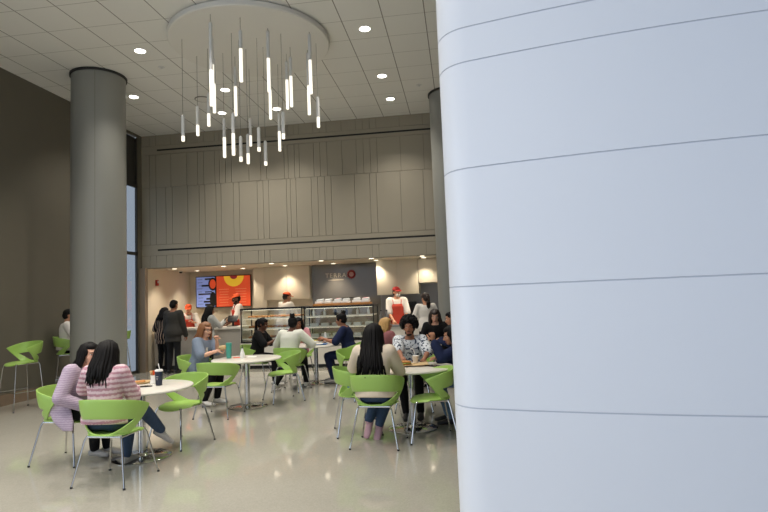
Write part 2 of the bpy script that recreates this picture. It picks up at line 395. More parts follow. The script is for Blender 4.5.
# big white curved wall on the right, horizontal seams
def white_wall():
    r = 0.2; e = Vector((-0.063, 3.0)); ctr = Vector((e.x + r, e.y + 0.02))
    pts = []
    for i in range(13):                                          # rounded nose: from facing -x round to the long face
        a = PI + (math.radians(74)) * i / 12
        pts.append(ctr + Vector((math.cos(a), math.sin(a))) * r)
    n = Vector((math.cos(PI + math.radians(74)), math.sin(PI + math.radians(74))))
    p = pts[-1].copy(); t = Vector((-n.y, n.x)); ang = math.atan2(t.y, t.x)
    R = 7.5
    for i in range(60):                                          # long shallow convex face
        ang += 0.08 / R; p = p + Vector((math.cos(ang), math.sin(ang))) * 0.08; pts.append(p.copy())
    back = [q + Vector((0.12 if i > 12 else 0.0, 0.42)) for i, q in enumerate(pts)]
    loop = pts + [pts[-1] + Vector((0, 0.42)), ] + [Vector((pts[20].x, pts[20].y + 0.5)), Vector((ctr.x, ctr.y + 0.5)), Vector((ctr.x - r, ctr.y + 0.35))]
    nrm = []
    k = len(pts)
    for i in range(k):
        a = pts[max(0, i - 1)]; b = pts[min(k - 1, i + 1)]; d = (b - a).normalized(); nrm.append(Vector((d.y, -d.x)))
    zs = [(0.0, 0, 0)]
    for z in (0.36, 1.033, 1.638, 2.240, 2.795, 2.978, 3.58, 4.18, 4.78, 5.38):
        zs += [(z - 0.0035, 0, 0), (z - 0.002, 1, 1), (z + 0.002, 1, 0), (z + 0.0035, 0, 0)]
    zs.append((H, 0, 0))
    mb = MB(); rows = []
    for z, ins, g in zs:
        row = []
        for i, q in enumerate(loop):
            w = q.copy()
            if i < k and ins: w = w - nrm[i] * 0.004
            row.append(mb.bm.verts.new((w.x, w.y, z)))
        rows.append(row)
    m = len(loop)
    for ri in range(len(rows) - 1):
        g = (zs[ri][1] + zs[ri + 1][1]) > 0
        for i in range(m):
            j = (i + 1) % m
            f = mb.bm.faces.new((rows[ri][i], rows[ri][j], rows[ri + 1][j], rows[ri + 1][i])); f.material_index = 1 if g and i < k else 0
    mb.bm.faces.new(rows[-1]); mb.bm.faces.new(rows[0][::-1])
    struct(mb.build('wall_right', [M['white_panel'], M['white_groove']], angle=30))
white_wall()
# right-hand side of the hall, behind the white wall
mb = MB(); mb.box((XR + 0.1, (YB + 13.1) / 2, H / 2), (0.2, 13.1 - YB, H)); struct(mb.build('wall_east', M['panel'], smooth=False))

# ------------------------------------------------------------------ ceiling fittings
def downlight(x, y, z, lab, warm=False, r=0.075, power=28.0, grp=None):
    t = thing('recessed_downlight', lab, 'ceiling light', (x, y, z), 0, grp)
    mb = MB(); mb.lathe([(r, -0.001), (r + 0.018, -0.006), (r + 0.02, -0.001)], n=24); mb.build('trim_ring', M['trimw'], t)
    mb = MB(); mb.lathe([(0.0, -0.003), (r, -0.003), (r, -0.001), (0, -0.001)], n=24); mb.build('lens', M['lenswarm'] if warm else M['lens'], t)
    L = bpy.data.lights.new('lamp', 'SPOT'); L.energy = power; L.spot_size = math.radians(110 if not warm else 105); L.spot_blend = 0.8; L.shadow_soft_size = 0.06
    L.color = (1, 0.87, 0.69) if warm else (1, 0.94, 0.85)
    o = bpy.data.objects.new('lamp', L); C.objects.link(o); o.parent = t; o.location = (0, 0, -0.02); return t
DL = [(-5.17, 8.48, 'recessed ceiling light between the left column and the white disc'), (-6.47, 10.37, 'recessed ceiling light just behind the left grey column'),
      (-1.33, 8.53, 'recessed ceiling light right of the white disc, nearest of three in that row'), (-1.33, 10.48, 'recessed ceiling light right of the white disc, middle of three in that row'),
      (-1.33, 11.77, 'recessed ceiling light closest to the right column and back wall'), (-4.53, 10.45, 'recessed ceiling light seen among the pendant tubes, upper of two on the left'),
      (-5.17, 11.73, 'recessed ceiling light beside the round ceiling speaker near the back wall'), (-3.9, 11.78, 'recessed ceiling light near the back wall behind the pendant cluster')]
for x, y, l in DL: downlight(x, y, H, l, r=0.085, power=190)
ADDED_DL = [(x, y) for y in (6.55, 4.6, 2.65, 0.7) for x in (-6.47, -5.17, -3.25, -1.33)]  # unseen downlight rows, added to brighten the hall
for x, y in ADDED_DL: downlight(x, y, H, 'unseen added ceiling light in the rows nearer than the white disc', r=0.085, power=190, grp='unseen added rows of ceiling lights')
SL = [(-7.29, 13.45, 'soffit downlight at the left end over the counter, nearer row'), (-7.27, 14.65, 'soffit downlight in the far left corner near the blue menu screen'),
      (-5.94, 13.4, 'soffit downlight in front of the orange menu screen'), (-5.9, 14.57, 'soffit downlight close above the orange menu screen'),
      (-4.62, 13.24, 'soffit downlight above the pastry case, nearer row'), (-4.62, 14.3, 'soffit downlight in front of the cream cabinet behind the pastry case'),
      (-3.32, 13.1, 'soffit downlight in front of the sign wall, nearer row, left'), (-3.32, 14.38, 'soffit downlight close to the pale sign letters'),
      (-2.1, 13.15, 'soffit downlight in front of the right end of the sign wall, nearer row'), (-2.09, 13.85, 'soffit downlight at the right end of the sign wall, farther row'),
      (-0.88, 12.99 + 0.15, 'soffit downlight nearest the right column, nearer row'), (-0.88, 13.75, 'soffit downlight nearest the right column, farther row')]
for x, y, l in SL: downlight(x, y, SZ, l, True, 0.06, 72.0)
t = thing('ceiling_speaker', 'flat round grille in the ceiling left of the pendant cluster', 'speaker', (-5.18, 10.81, H))
mb = MB(); mb.lathe([(0.17, 0), (0.17, -0.012), (0.15, -0.016)], n=32); mb.build('rim', M['cord'], t)
mb = MB(); mb.lathe([(0.15, -0.014), (0, -0.01)], n=32); mb.build('grille', M['canopy'], t)
for x, y, l in ((-5.17, 9.15, 'small ceiling sprinkler beside the left edge of the white disc'), (-0.66, 11.11, 'small ceiling sprinkler in front of the right column')):
    mb = MB(); mb.lathe([(0.06, 0), (0.055, -0.008), (0.02, -0.012), (0.02, -0.03), (0, -0.03)], (x, y, H), 20); tag(mb.build('ceiling_sprinkler', M['tube']), l, 'sprinkler')

# chandelier: disc canopy with hanging light tubes
ch = thing('pendant_chandelier', 'cluster chandelier of thin glowing tubes hanging from a round white disc', 'chandelier', (-3.23, 8.5, H))
mb = MB(); mb.lathe([(0, 0), (1.25, 0), (1.285, -0.02), (1.285, -0.085), (1.27, -0.1), (0, -0.1)], n=96); mb.build('canopy_disc', M['canopy'], ch)
PD = [(-4.19, 8.04, 4.55, 4.23, 4.15), (-4.25, 8.66, 4.91, 4.6, 4.42), (-3.42, 7.41, 5.66, 4.96, 4.43), (-3.65, 7.95, 5.7, 5.29, 4.83), (-3.88, 8.51, 5.63, 5.22, 4.73), (-3.95, 8.44, 5.03, 4.7, 4.49), (-3.64, 8.82, 5.6, 5.27, 4.76), (-3.04, 7.59, 5.59, 5.32, 4.82), (-3.78, 8.65, 4.66, 4.35, 4.01), (-3.36, 8.02, 4.51, 4.2, 3.86), (-3.34, 8.26, 4.21, 3.89, 3.82), (-3.35, 8.59, 4.34, 4.03, 3.86), (-3.6, 9.36, 4.87, 4.57, 4.38), (-3.04, 8.26, 4.33, 4.02, 3.96), (-3.05, 8.58, 4.2, 3.87, 3.81), (-2.76, 7.99, 5.74, 5.32, 4.79), (-3.12, 9.08, 5.62, 5.26, 4.74), (-3.04, 9.29, 4.9, 4.58, 4.23), (-2.62, 8.2, 4.52, 4.19, 4.11), (-2.76, 8.91, 5.65, 5.34, 4.83), (-2.62, 8.68, 5.61, 5.3, 4.78), (-2.17, 8.24, 5.75, 5.34, 4.8), (-2.37, 8.85, 5.73, 5.18, 4.68), (-2.17, 8.65, 4.88, 4.56, 4.39)]
for x, y, zt, zg, zb in PD:
    x += 3.23; y -= 8.5; zt -= H; zg -= H; zb -= H
    mb = MB(); mb.cyl((x, y, zg), (x, y, zt), 0.026, n=14); mb.lathe([(0.026, zt), (0.012, zt + 0.02), (0, zt + 0.02)], (x, y, 0), 14); p = mb.build('pendant', M['tube'], ch)
    mb = MB(); mb.cyl((x, y, zt + 0.015), (x, y, -0.095), 0.0035, n=6); mb.build('cord', M['cord'], p)
    mb = MB(); mb.lathe([(0, zg), (0.0255, zg), (0.0255, zb + 0.006), (0.02, zb), (0, zb)], (x, y, 0), 14); mb.build('diffuser', M['glow'], p)

# ------------------------------------------------------------------ chair
def sell(hw, hd, th, e=2.6):
    """superellipse point, th measured from the back (-Y)"""
    c, s_ = math.cos(th), math.sin(th)
    k = (abs(s_) ** e + abs(c) ** e) ** (-1 / e)
    return Vector((hw * k * s_, -hd * k * c))
SEAT = 0.455
def shell_mesh():
    mb = MB(); bm = mb.bm
    N = 48
    # seat pan
    rings = []
    for f in (0.0, 0.3, 0.6, 0.85, 0.96, 1.0):
        row = []
        for i in range(N):
            th = 2 * PI * i / N; p = sell(0.222, 0.222, th) * f
            z = SEAT - 0.014 * (1 - f * f)
            front = max(0.0, p.y / 0.222)
            z -= 0.03 * front ** 4
            if f >= 0.96 and front > 0.2: z -= 0.006 if f < 1 else 0.016
            row.append((p.x, p.y, z))
        rings.append(row)
    c0 = bm.verts.new((0, 0, SEAT - 0.014)); vr = [[bm.verts.new(q) for q in r] for r in rings[1:]]
    for i in range(N):
        j = (i + 1) % N
        bm.faces.new((c0, vr[0][i], vr[0][j]))
        for a, b in zip(vr, vr[1:]): bm.faces.new((a[i], b[i], b[j], a[j]))
    # wrap-round back with its wide opening
    K = 56
    def P(u, v):                                    # u -1..1 round the back, v 0..1 up
        lim = math.radians(62 + 46 * min(1, v) ** 0.9)
        th = u * lim
        rise = 0.335 - 0.10 * abs(u) ** 2.2
        fl = math.sin(min(1, v) * PI / 2) ** 0.9
        p = sell(0.205 + 0.085 * fl, 0.205 + 0.055 * fl + 0.02 * v, th, 2.5)
        return (p.x, p.y, SEAT - 0.004 + rise * v)
    vb = 0.47; uo = 0.80
    def low(u): return vb if abs(u) >= uo else 0.03 + (vb - 0.03) * (abs(u) / uo) ** 3.6
    us = [-1 + 2 * i / K for i in range(K + 1)]
    strips = []
    for lo, hi, n in ((lambda u: 0.0, low, 5), (lambda u: vb, lambda u: 1.0, 5)):
        grid = [[bm.verts.new(P(u, lo(u) + (hi(u) - lo(u)) * k / n)) for k in range(n + 1)] for u in us]
        for i in range(K):
            for k in range(n): bm.faces.new((grid[i][k], grid[i + 1][k], grid[i + 1][k + 1], grid[i][k + 1]))
    bmesh.ops.remove_doubles(bm, verts=bm.verts, dist=0.0015)
    me = mb.mesh('shell', M['green'])
    r = modmesh(me, [('SOLIDIFY', dict(thickness=0.013, offset=0.0)), ('BEVEL', dict(width=0.003, segments=2, limit_method='ANGLE')), ])
    r.polygons.foreach_set('use_smooth', [True] * len(r.polygons))
    try: r.set_sharp_from_angle(angle=math.radians(50))
    except Exception: pass
    return r
SHELL = shell_mesh()
def chair(name, label, lift=0.0, group=None):
    t = thing(name, label, 'chair' if not lift else 'bar stool', (0, 0, 0), 0, group)
    o = link('seat_shell', SHELL, t); o.location = (0, 0, lift)
    zf = 0.432 + lift
    mb = MB(); w = 0.175
    mb.tube([(-w, -w, zf), (w, -w, zf), (w, w, zf), (-w, w, zf)], 0.009, 8, close=True)
    mb.build('under_frame', M['chrome'], t)
    if lift:
        mb = MB(); ww = 0.228; zz = 0.30; mb.tube([(-ww, -ww, zz), (ww, -ww, zz), (ww, ww, zz), (-ww, ww, zz)], 0.008, 8, close=True); mb.build('foot_rest', M['chrome'], t)
    for sx in (-1, 1):
        for sy in (-1, 1):
            mb = MB(); e = 0.262 if not lift else 0.25
            mb.tube([(sx * w * 0.98, sy * w * 0.98, zf + 0.005), (sx * (w + 0.012), sy * (w + 0.012), zf - 0.03), (sx * e, sy * e, 0.004)], 0.0095, 8)
            l = mb.build('leg', M['chrome'], t)
            mb = MB(); mb.cyl((sx * e, sy * e, 0.0), (sx * e, sy * e, 0.016), 0.012, n=10); mb.build('foot_glide', M['black'], l)
    return t
GC = 'green shell chairs around the white tables'
c0 = chair('cafe_chair', 'lime green chair holding the woman in the pink striped sweater, its back nearest us', 0, GC)
c0.location = (-3.27, 4.93, 0); c0.rotation_euler = (0, 0, face(0.04, 1))
CH = [((-4.22, 5.55), (1, -0.03), 'lime green chair under the woman in the lilac cardigan beside the grey column'),
      ((-3.3, 6.2), (-0.3, -0.95), 'empty lime green chair across the nearest table, beyond the navy tumbler'),
      ((-3.52, 7.72), (0.05, 1), 'empty lime green chair turned away from us in front of the teal tumbler table'),
      ((-4.3, 8.62), (1, -0.12), 'lime green chair under the auburn haired woman in blue grey scrubs'),
      ((-2.93, 8.83), (-0.72, -0.55), 'empty lime green chair at the right of the teal tumbler table'),
      ((-4.0, 10.45), (1, 0.05), 'lime green chair under the person in black holding a phone'),
      ((-3.1, 9.8), (0.15, 1), 'lime green chair under the person in the white sweater'),
      ((-2.1, 10.6), (-1, -0.03), 'lime green chair under the person in navy with the hair bun'),
      ((-1.75, 8.95), (0.75, -0.6), 'empty lime green chair alone between the navy clad person and the long haired woman'),
      ((-1.31, 6.71), (0.95, 0.28), 'lime green chair holding a blue bag, left of the table with the kraft paper'),
      ((-0.97, 6.17), (0.08, 1), 'lime green chair under the long haired woman in the cream top'),
      ((-0.41, 6.42), (-0.97, -0.2), 'empty lime green chair half hidden behind the edge of the white wall'),
      ((-0.72, 8.0), (0, -1), 'lime green chair under the curly haired man in the printed shirt'),
      ((0.17, 7.1), (-1, -0.12), 'lime green chair under the person in dark navy with a raised fist'),
      ((-3.40, 11.5), (0.3, -1), 'lime green chair under the person in pink at the far side of the table'),
      ((-1.35, 9.5), (0.6, 0.7), 'lime green chair under the blonde person behind the long haired woman'),
      ((-0.5, 10.88), (-0.1, -1), 'lime green chair under the person in black looking down, near the right column'),
      ((-0.01, 10.15), (-1, 0.05), 'lime green chair under the dark haired person partly hidden by the white wall')]
for (x, y), f, l in CH: dup(c0, (x, y, 0), face(*f), l)
s0 = chair('bar_stool', 'tall green bar stool standing alone against the dark left wall', 0.31, 'tall green bar stools by the left wall')
s0.location = (-7.25, 8.38, 0); s0.rotation_euler = (0, 0, face(-0.35, -0.93))
dup(s0, (-7.52, 9.88, 0), face(0.8, 0.6), 'tall green bar stool under the white clad person behind the grey column')
dup(s0, (-7.43, 11.2, 0), face(-0.95, -0.3), 'tall green bar stool beside the tall window, right of the grey column')

# ------------------------------------------------------------------ tables
def table(lab):
    t = thing('round_table', lab, 'table', (0, 0, 0), 0, 'round white pedestal tables')
    mb = MB(); mb.lathe([(0, 0.712), (0.515, 0.712), (0.53, 0.72), (0.533, 0.729), (0.528, 0.738), (0.52, 0.74), (0, 0.74)], n=72); mb.build('tabletop', M['tabletop'], t)
    mb = MB(); mb.lathe([(0.04, 0.03), (0.04, 0.69), (0.13, 0.70), (0.13, 0.712)], n=32); mb.build('pedestal', M['chrome'], t)
    mb = MB(); mb.lathe([(0, 0), (0.30, 0), (0.302, 0.008), (0.29, 0.014), (0.12, 0.022), (0.055, 0.034), (0.04, 0.05)], n=64); mb.build('base_plate', M['chrome'], t)
    return t
t1 = table('round white pedestal table nearest us, with the navy tumbler on it'); t1.location = (-3.46, 5.66, 0)
dup(t1, (-3.35, 8.35, 0), 0, 'round white pedestal table with the teal tumbler and white shaker')
dup(t1, (-0.66, 6.87, 0), 0, 'round white pedestal table with kraft paper in front of the curly haired man')
dup(t1, (-2.85, 10.62, 0), 0, 'round white pedestal table with the blue tray between the navy and black clad people')
dup(t1, (-0.88, 10.12, 0), 0, 'round white pedestal table behind the curly haired man')
dup(t1, (-1.4, 11.3, 0), 0, 'round white pedestal table standing farthest back, behind the long haired woman')

# ------------------------------------------------------------------ people
SECS = [(-.09, .11, .085), (-.04, .165, .115), (.03, .172, .122), (.12, .150, .108), (.20, .136, .100), (.28, .145, .107), (.36, .160, .114), (.43, .166, .098), (.475, .130, .078), (.505, .066, .058)]
def ik(S, W, a, b, hint):
    d = W - S; L = d.length; mx = (a + b) * 0.995
    if L > mx: W = S + d * (mx / L); d = W - S; L = mx
    L = max(L, abs(a - b) + 0.01)
    x = (a * a - b * b + L * L) / (2 * L); h = math.sqrt(max(0, a * a - x * x)); n = d.normalized()
    hp = hint - n * hint.dot(n)
    if hp.length < 1e-4: hp = Vector((0, -1, 0)) - n * (-n.y)
    return S + n * x + hp.normalized() * h, W
def hand(mb, ex, W, d, nrm, s, side, curl):
    """palm goes in the body blob, fingers and thumb in ex; nrm = palm normal, side = +1 right hand"""
    d = d.normalized(); nrm = (nrm - d * nrm.dot(d)).normalized(); lat = d.cross(nrm) * side     # towards the little finger
    R = Matrix((lat, d, nrm)).transposed()
    mb.ell(W + d * .045 * s, (.038 * s, .052 * s, .016 * s), R, 12, 8)
    for i, (o, L) in enumerate(((-.028, .070), (-.0095, .079), (.0095, .074), (.028, .058))):
        p = W + d * .078 * s + lat * o * s; ang = 0.15 + curl * 0.5; pts = [p - d * .02 * s]; rs = [.0095 * s]
        pts.append(p); rs.append(.0092 * s)
        for k, fr in enumerate((.46, .30, .24)):
            dr = d * math.cos(ang) + nrm * math.sin(ang); p = p + dr * L * fr * s; pts.append(p); rs.append((.0088 - .0009 * k) * s); ang += curl * (0.95, 0.8, 0)[k]
        ex.chain(pts, rs, 8)
    b = W + d * .022 * s - lat * .022 * s
    p1 = b + (d * .55 - lat * .75 + nrm * .3).normalized() * .038 * s; p2 = p1 + (d * .85 - lat * .25 + nrm * (.25 + .6 * curl)).normalized() * .034 * s; p3 = p2 + (d * .8 + lat * .2 * curl + nrm * .7 * curl).normalized() * .024 * s
    ex.chain([b, p1, p2, p3], [.013 * s, .0115 * s, .010 * s, .0085 * s], 8)
def person(label, x, y, f, s=1.0, seat=None, lean=5.0, slide=0.0, sk='tan', top=None, sleeve=1.0, topinf=.016, hem=-.06, bottom='black_cloth', shoes='shoe_black',
           hair=('short', 'hair_black'), head=(0, 0, 0), arms=None, legs=None, extras=(), curl=(0.5, 0.5), vox=.012, skirt=False, z0=0.0, palms=(None, None), names=('top', 'trousers'), hinge=(None, None)):
    rz = face(*f); root = thing('person', label, 'person', (x, y, z0), rz)
    sit = seat is not None
    hz = (seat + .095) if sit else .925 * s
    iroot = Matrix.Rotation(-rz, 4, 'Z') @ Matrix.Translation(Vector((-x, -y, -z0)))
    def T(p):                                            # ('w', x, y, z) is a place in the room, else local
        if p is None: return None
        return iroot @ Vector(p[1:]) if p[0] == 'w' else Vector(p)
    # spine
    hip = Vector((0, 0, hz)); la = math.radians(lean)
    def spine(t):
        t *= s; a = la * min(1, max(0.15, (t / s + .1) / .3))
        return hip + Vector((slide * max(0, t / .55), math.sin(a) * t, math.cos(a) * t))
    ax = Vector((1, 0, 0)); fw = Vector((0, math.cos(la), -math.sin(la)))
    def torso(mb, inf=0.0, t0=-1, t1=1, flare=0.0, nf=24):
        S = []
        for t, w, d in SECS:
            if t < t0 - .001 or t > t1 + .001: continue
            k = inf + flare * max(0, (.2 - t))
            S.append((spine(t), ax * (w * s + k), fw * (d * s + k)))
        mb.loft(S, nf)
    Hc = spine(.63) + Vector((0, .018 * s, 0)) + Vector((0, math.sin(math.radians(lean)) * .02, 0))
    RH = (Euler((0, 0, math.radians(head[0]))).to_matrix() @ Euler((math.radians(head[1]), 0, 0)).to_matrix() @ Euler((0, math.radians(head[2]), 0)).to_matrix())
    hs = s if s < 1 else 1 + (s - 1) * .5
    def HP(p): return Hc + RH @ (Vector(p) * hs)
    body = MB(); ex = MB()
    torso(body)
    body.cap(spine(.47), HP((0, -.015, -.06)), .056 * s, .050 * s)
    # head
    body.ell(HP((0, -.012, .030)), (.074 * hs, .092 * hs, .084 * hs), RH, 18, 12)
    body.ell(HP((0, .028, -.035)), (.058 * hs, .062 * hs, .080 * hs), RH, 16, 10)
    body.ell(HP((0, .062, -.090)), (.030 * hs, .026 * hs, .024 * hs), RH)
    body.ell(HP((0, .070, .028)), (.048 * hs, .022 * hs, .014 * hs), RH)
    body.cap(HP((0, .084, .012)), HP((0, .108, -.030)), .009 * hs, .014 * hs)
    for q in (-1, 1):
        body.ell(HP((q * .040, .058, -.030)), (.022 * hs, .02 * hs, .022 * hs), RH)
        body.ell(HP((q * .076, -.004, -.008)), (.011 * hs, .020 * hs, .032 * hs), RH)
        body.ell(HP((q * .018, .092, -.036)), (.010 * hs, .010 * hs, .008 * hs), RH)
        ex.mi = 1; ex.ell(HP((q * .031, .078, .004)), (.011 * hs, .010 * hs, .0055 * hs), RH, 10, 6)
        ex.mi = 2; ex.ell(HP((q * .031, .086, .003)), (.006 * hs, .005 * hs, .006 * hs), RH, 8, 6)
        ex.mi = 4; ex.cap(HP((q * .016, .092, .026)), HP((q * .048, .078, .028)), .0032 * hs, .0022 * hs, 6)
    ex.mi = 3; ex.ell(HP((0, .091, -.062)), (.022 * hs, .008 * hs, .005 * hs), RH, 10, 6); ex.ell(HP((0, .090, -.069)), (.018 * hs, .009 * hs, .005 * hs), RH, 10, 6)
    ex.mi = 0
    # arms
    ar = arms or (((-.22, .04, hz - .02), None), ((.22, .04, hz - .02), None))
    if len(ar) != 2: ar = (ar, ar)
    J = []
    for i, q in enumerate((-1, 1)):
        S = spine(.445) + ax * q * .168 * s
        tgt, hint = ar[i]; W = T(tgt); hint = Vector(hint) if hint else Vector((q * .6, -.6, -.7))
        E, W = ik(S, W, .285 * s, .245 * s, hint); J.append((S, E, W))
        body.cap(spine(.43) + ax * q * .10 * s, S, .06 * s, .052 * s); body.chain([S, S.lerp(E, .5), E], [.050 * s, .045 * s, .037 * s]); body.chain([E, E.lerp(W, .35), W], [.037 * s, .036 * s, .025 * s])
        d = W - E
        if hinge[i]: d = Vector(hinge[i])
        n = palms[i]; n = Vector(n) if n else Vector((-q * .5, .2, -.8))
        if abs(n.normalized().dot(d.normalized())) > .95: n = Vector((-q, 0, 0))
        hand(body, ex, W, d, n, s * .98, q, curl[i])
    # legs
    LG = []
    for i, q in enumerate((-1, 1)):
        hj = hip + Vector((q * .088 * s, 0, -.015))
        if legs and legs[i]: K, A = T(legs[i][0]), T(legs[i][1])
        elif sit: K = Vector((q * .10 * s, .41 * s, seat + .055)); A = Vector((q * .10 * s, .40 * s, .085))
        else: K = Vector((q * .095 * s, .03, .49 * s)); A = Vector((q * .10 * s, -.01, .085 * s))
        LG.append((hj, K, A, legs[i][2] if legs and legs[i] and len(legs[i]) > 2 else None))
        body.chain([hj, hj.lerp(K, .5), K], [.086 * s, .074 * s, .055 * s]); body.chain([K, K.lerp(A, .3), A], [.053 * s, .053 * s, .034 * s])
    def foot(mb, A, fd, inf, drop=.06):
        fd = Vector(fd) if fd else Vector((0, 1, 0)); fd.normalize()
        dn = Vector((0, 0, -1)); dn = (dn - fd * dn.dot(fd)).normalized(); lt = fd.cross(dn)
        mb.loft([(A - fd * (.06 * s + inf) + dn * drop * .55, lt * (.022 * s + inf), dn * (.026 * s + inf)), (A - fd * .03 * s + dn * drop * .5, lt * (.032 * s + inf), dn * (.034 * s + inf)), (A + fd * .05 * s + dn * drop * .55, lt * (.036 * s + inf), dn * (.032 * s + inf)),
                 (A + fd * .12 * s + dn * drop * .75, lt * (.042 * s + inf), dn * (.022 * s + inf)), (A + fd * (.175 * s + inf) + dn * drop * .85, lt * (.028 * s + inf), dn * (.014 * s + inf))], 14)
        mb.cap(A, A + dn * .02, .034 * s + inf, .034 * s + inf, 10)
    for hj, K, A, fd in LG: foot(body, A, fd, 0)
    mats = [SK[sk], M['eyewhite'], M['iris'], M['lip'], M[hair[1]]]
    link('body', blob(body, 'body', SK[sk], vox, 2, ex, mats), root)
    # trousers
    tr = MB(); torso(tr, .008, -.09, .12)
    for hj, K, A, fd in LG:
        tr.chain([hj, hj.lerp(K, .5), K], [.097 * s, .086 * s, .068 * s]); tr.chain([K, K.lerp(A, .35), A.lerp(K, .06)], [.068 * s, .066 * s, .052 * s])
    if skirt: pass
    link(names[1], blob(tr, names[1], M[bottom], max(vox, .012), 3), root)
    # shoes
    for hj, K, A, fd in LG:
        sh = MB(); foot(sh, A, fd, .007); link('shoe', blob(sh, 'shoe', M[shoes], .009, 2), root)
    # top
    tp = MB(); torso(tp, topinf, hem if hem > -.09 else -.09, .475, .12 if hem < -.05 else 0.0)
    if hem < -.09:                                        # long coat skirt
        tp.loft([(hip + Vector((0, -.01, hem * s)), ax * .205 * s, Vector((0, .15 * s, 0))), (hip + Vector((0, 0, -.1 * s)), ax * .195 * s, Vector((0, .142 * s, 0))), (spine(.1), ax * .172 * s, fw * .125 * s)], 24)
    for i, (S, E, W) in enumerate(J):
        q = (-1, 1)[i]; k = topinf
        tp.cap(spine(.43) + ax * q * .10 * s, S, .062 * s + k, .054 * s + k)
        if sleeve <= .5:
            e2 = S.lerp(E, sleeve * 2); tp.chain([S, e2], [.052 * s + k, .048 * s + k * 1.3])
        else:
            e2 = E.lerp(W, (sleeve - .5) * 2); tp.chain([S, S.lerp(E, .5), E], [.052 * s + k, .047 * s + k, .041 * s + k]); tp.chain([E, e2], [.041 * s + k, .030 * s + k])
    to = link(names[0], blob(tp, names[0], M[top], max(vox, .011), 3), root)
    # hair
    style, hm = hair[0], M[hair[1]]; L = hair[2] if len(hair) > 2 else .3
    hb = MB()
    def skull(p, r): hb.ell(HP(p), tuple(v * hs for v in r), RH, 18, 12)
    skull((0, -.026, .042), (.084, .092, .086)); skull((0, -.045, .0), (.080, .075, .085))
    rnd = random.Random(hash(label) % 1000 if False else sum(map(ord, label)))
    if style == 'short':
        skull((0, .0, .082), (.068, .078, .044))
    if style in ('long', 'bob', 'pony', 'bun'):
        skull((0, .004, .076), (.066, .078, .046))
        for q in (-1, 1): skull((q * .062, .01, .028), (.022, .052, .05))
    if style in ('long', 'bob'):
        n = 64
        for i in range(n):
            ph = math.radians(58 + (302 - 58) * (i + rnd.random() * .8) / n); k = rnd.uniform(.96, 1.10)
            sx, cy = math.sin(ph), math.cos(ph)
            pts = [HP((.02 * sx, .02 * cy - .005, .122)), HP((.062 * sx * k, .070 * cy * k - .016, .088)), HP((.088 * sx * k, .098 * cy * k - .022, .02))]
            b = HP((.098 * sx * k, .098 * cy * k - .026, -.06)); l = L * rnd.uniform(.82, 1.06)
            bk = Vector((0, -.10, 0)) if style == 'long' else Vector((0, -.02, 0))
            dirn = Vector((0, -math.sin(la) * .9, -1)); off = RH @ Vector((sx, cy, 0))
            pts += [b, b + dirn * l * .33 + off * (.012 + .10 * max(0, L - .3)) + Vector((rnd.uniform(-.008, .008), -.03 if cy < 0 else 0, 0)), b + dirn * l * .68 + off * (rnd.uniform(-.01, .02) + .30 * max(0, L - .3)) + Vector((rnd.uniform(-.015, .015), -.045 if cy < 0 else 0.0, 0)), b + dirn * l + off * (rnd.uniform(-.02, .03) + .42 * max(0, L - .3)) + Vector((rnd.uniform(-.02, .02), -.05 if cy < 0 else 0, 0))]
            hb.tube(pts, [.012, .018, .019, .019, .017, .013, .004], 7)
    if style == 'curly':
        for i in range(230):
            u = rnd.random() * 2 * PI; v = math.asin(rnd.uniform(-.55, 1.0))
            p = Vector((math.cos(v) * math.cos(u) * .118, math.cos(v) * math.sin(u) * .118 - .032, math.sin(v) * .115 + .055))
            if p.y > .045 and p.z < .062: continue
            r = rnd.uniform(.014, .026); hb.ell(HP(p), (r, r, r), None, 7, 5)
        skull((0, -.03, .055), (.105, .105, .100))
    if style == 'bun':
        skull((0, -.075, .125), (.046, .046, .042))
        for i in range(14):
            a = rnd.random() * 6.28; hb.ell(HP((.03 * math.cos(a), -.075 + .03 * math.sin(a), .135 + rnd.uniform(-.02, .03))), (.018,) * 3, None, 7, 5)
    if style == 'pony':
        hb.ell(HP((0, -.115, .06)), (.03, .03, .03))
        for i in range(16):
            a = 6.28 * i / 16; b = HP((.012 * math.cos(a), -.118, .06 + .012 * math.sin(a)))
            hb.tube([b, b + Vector((.012 * math.cos(a), -.045, -.04)), b + Vector((.022 * math.cos(a), -.05 + .02 * math.sin(a), -.20)), b + Vector((.014 * math.cos(a), -.03, -L - rnd.random() * .08))], [.012, .016, .014, .004], 6)
    hb.build('hair', hm, root, angle=180)
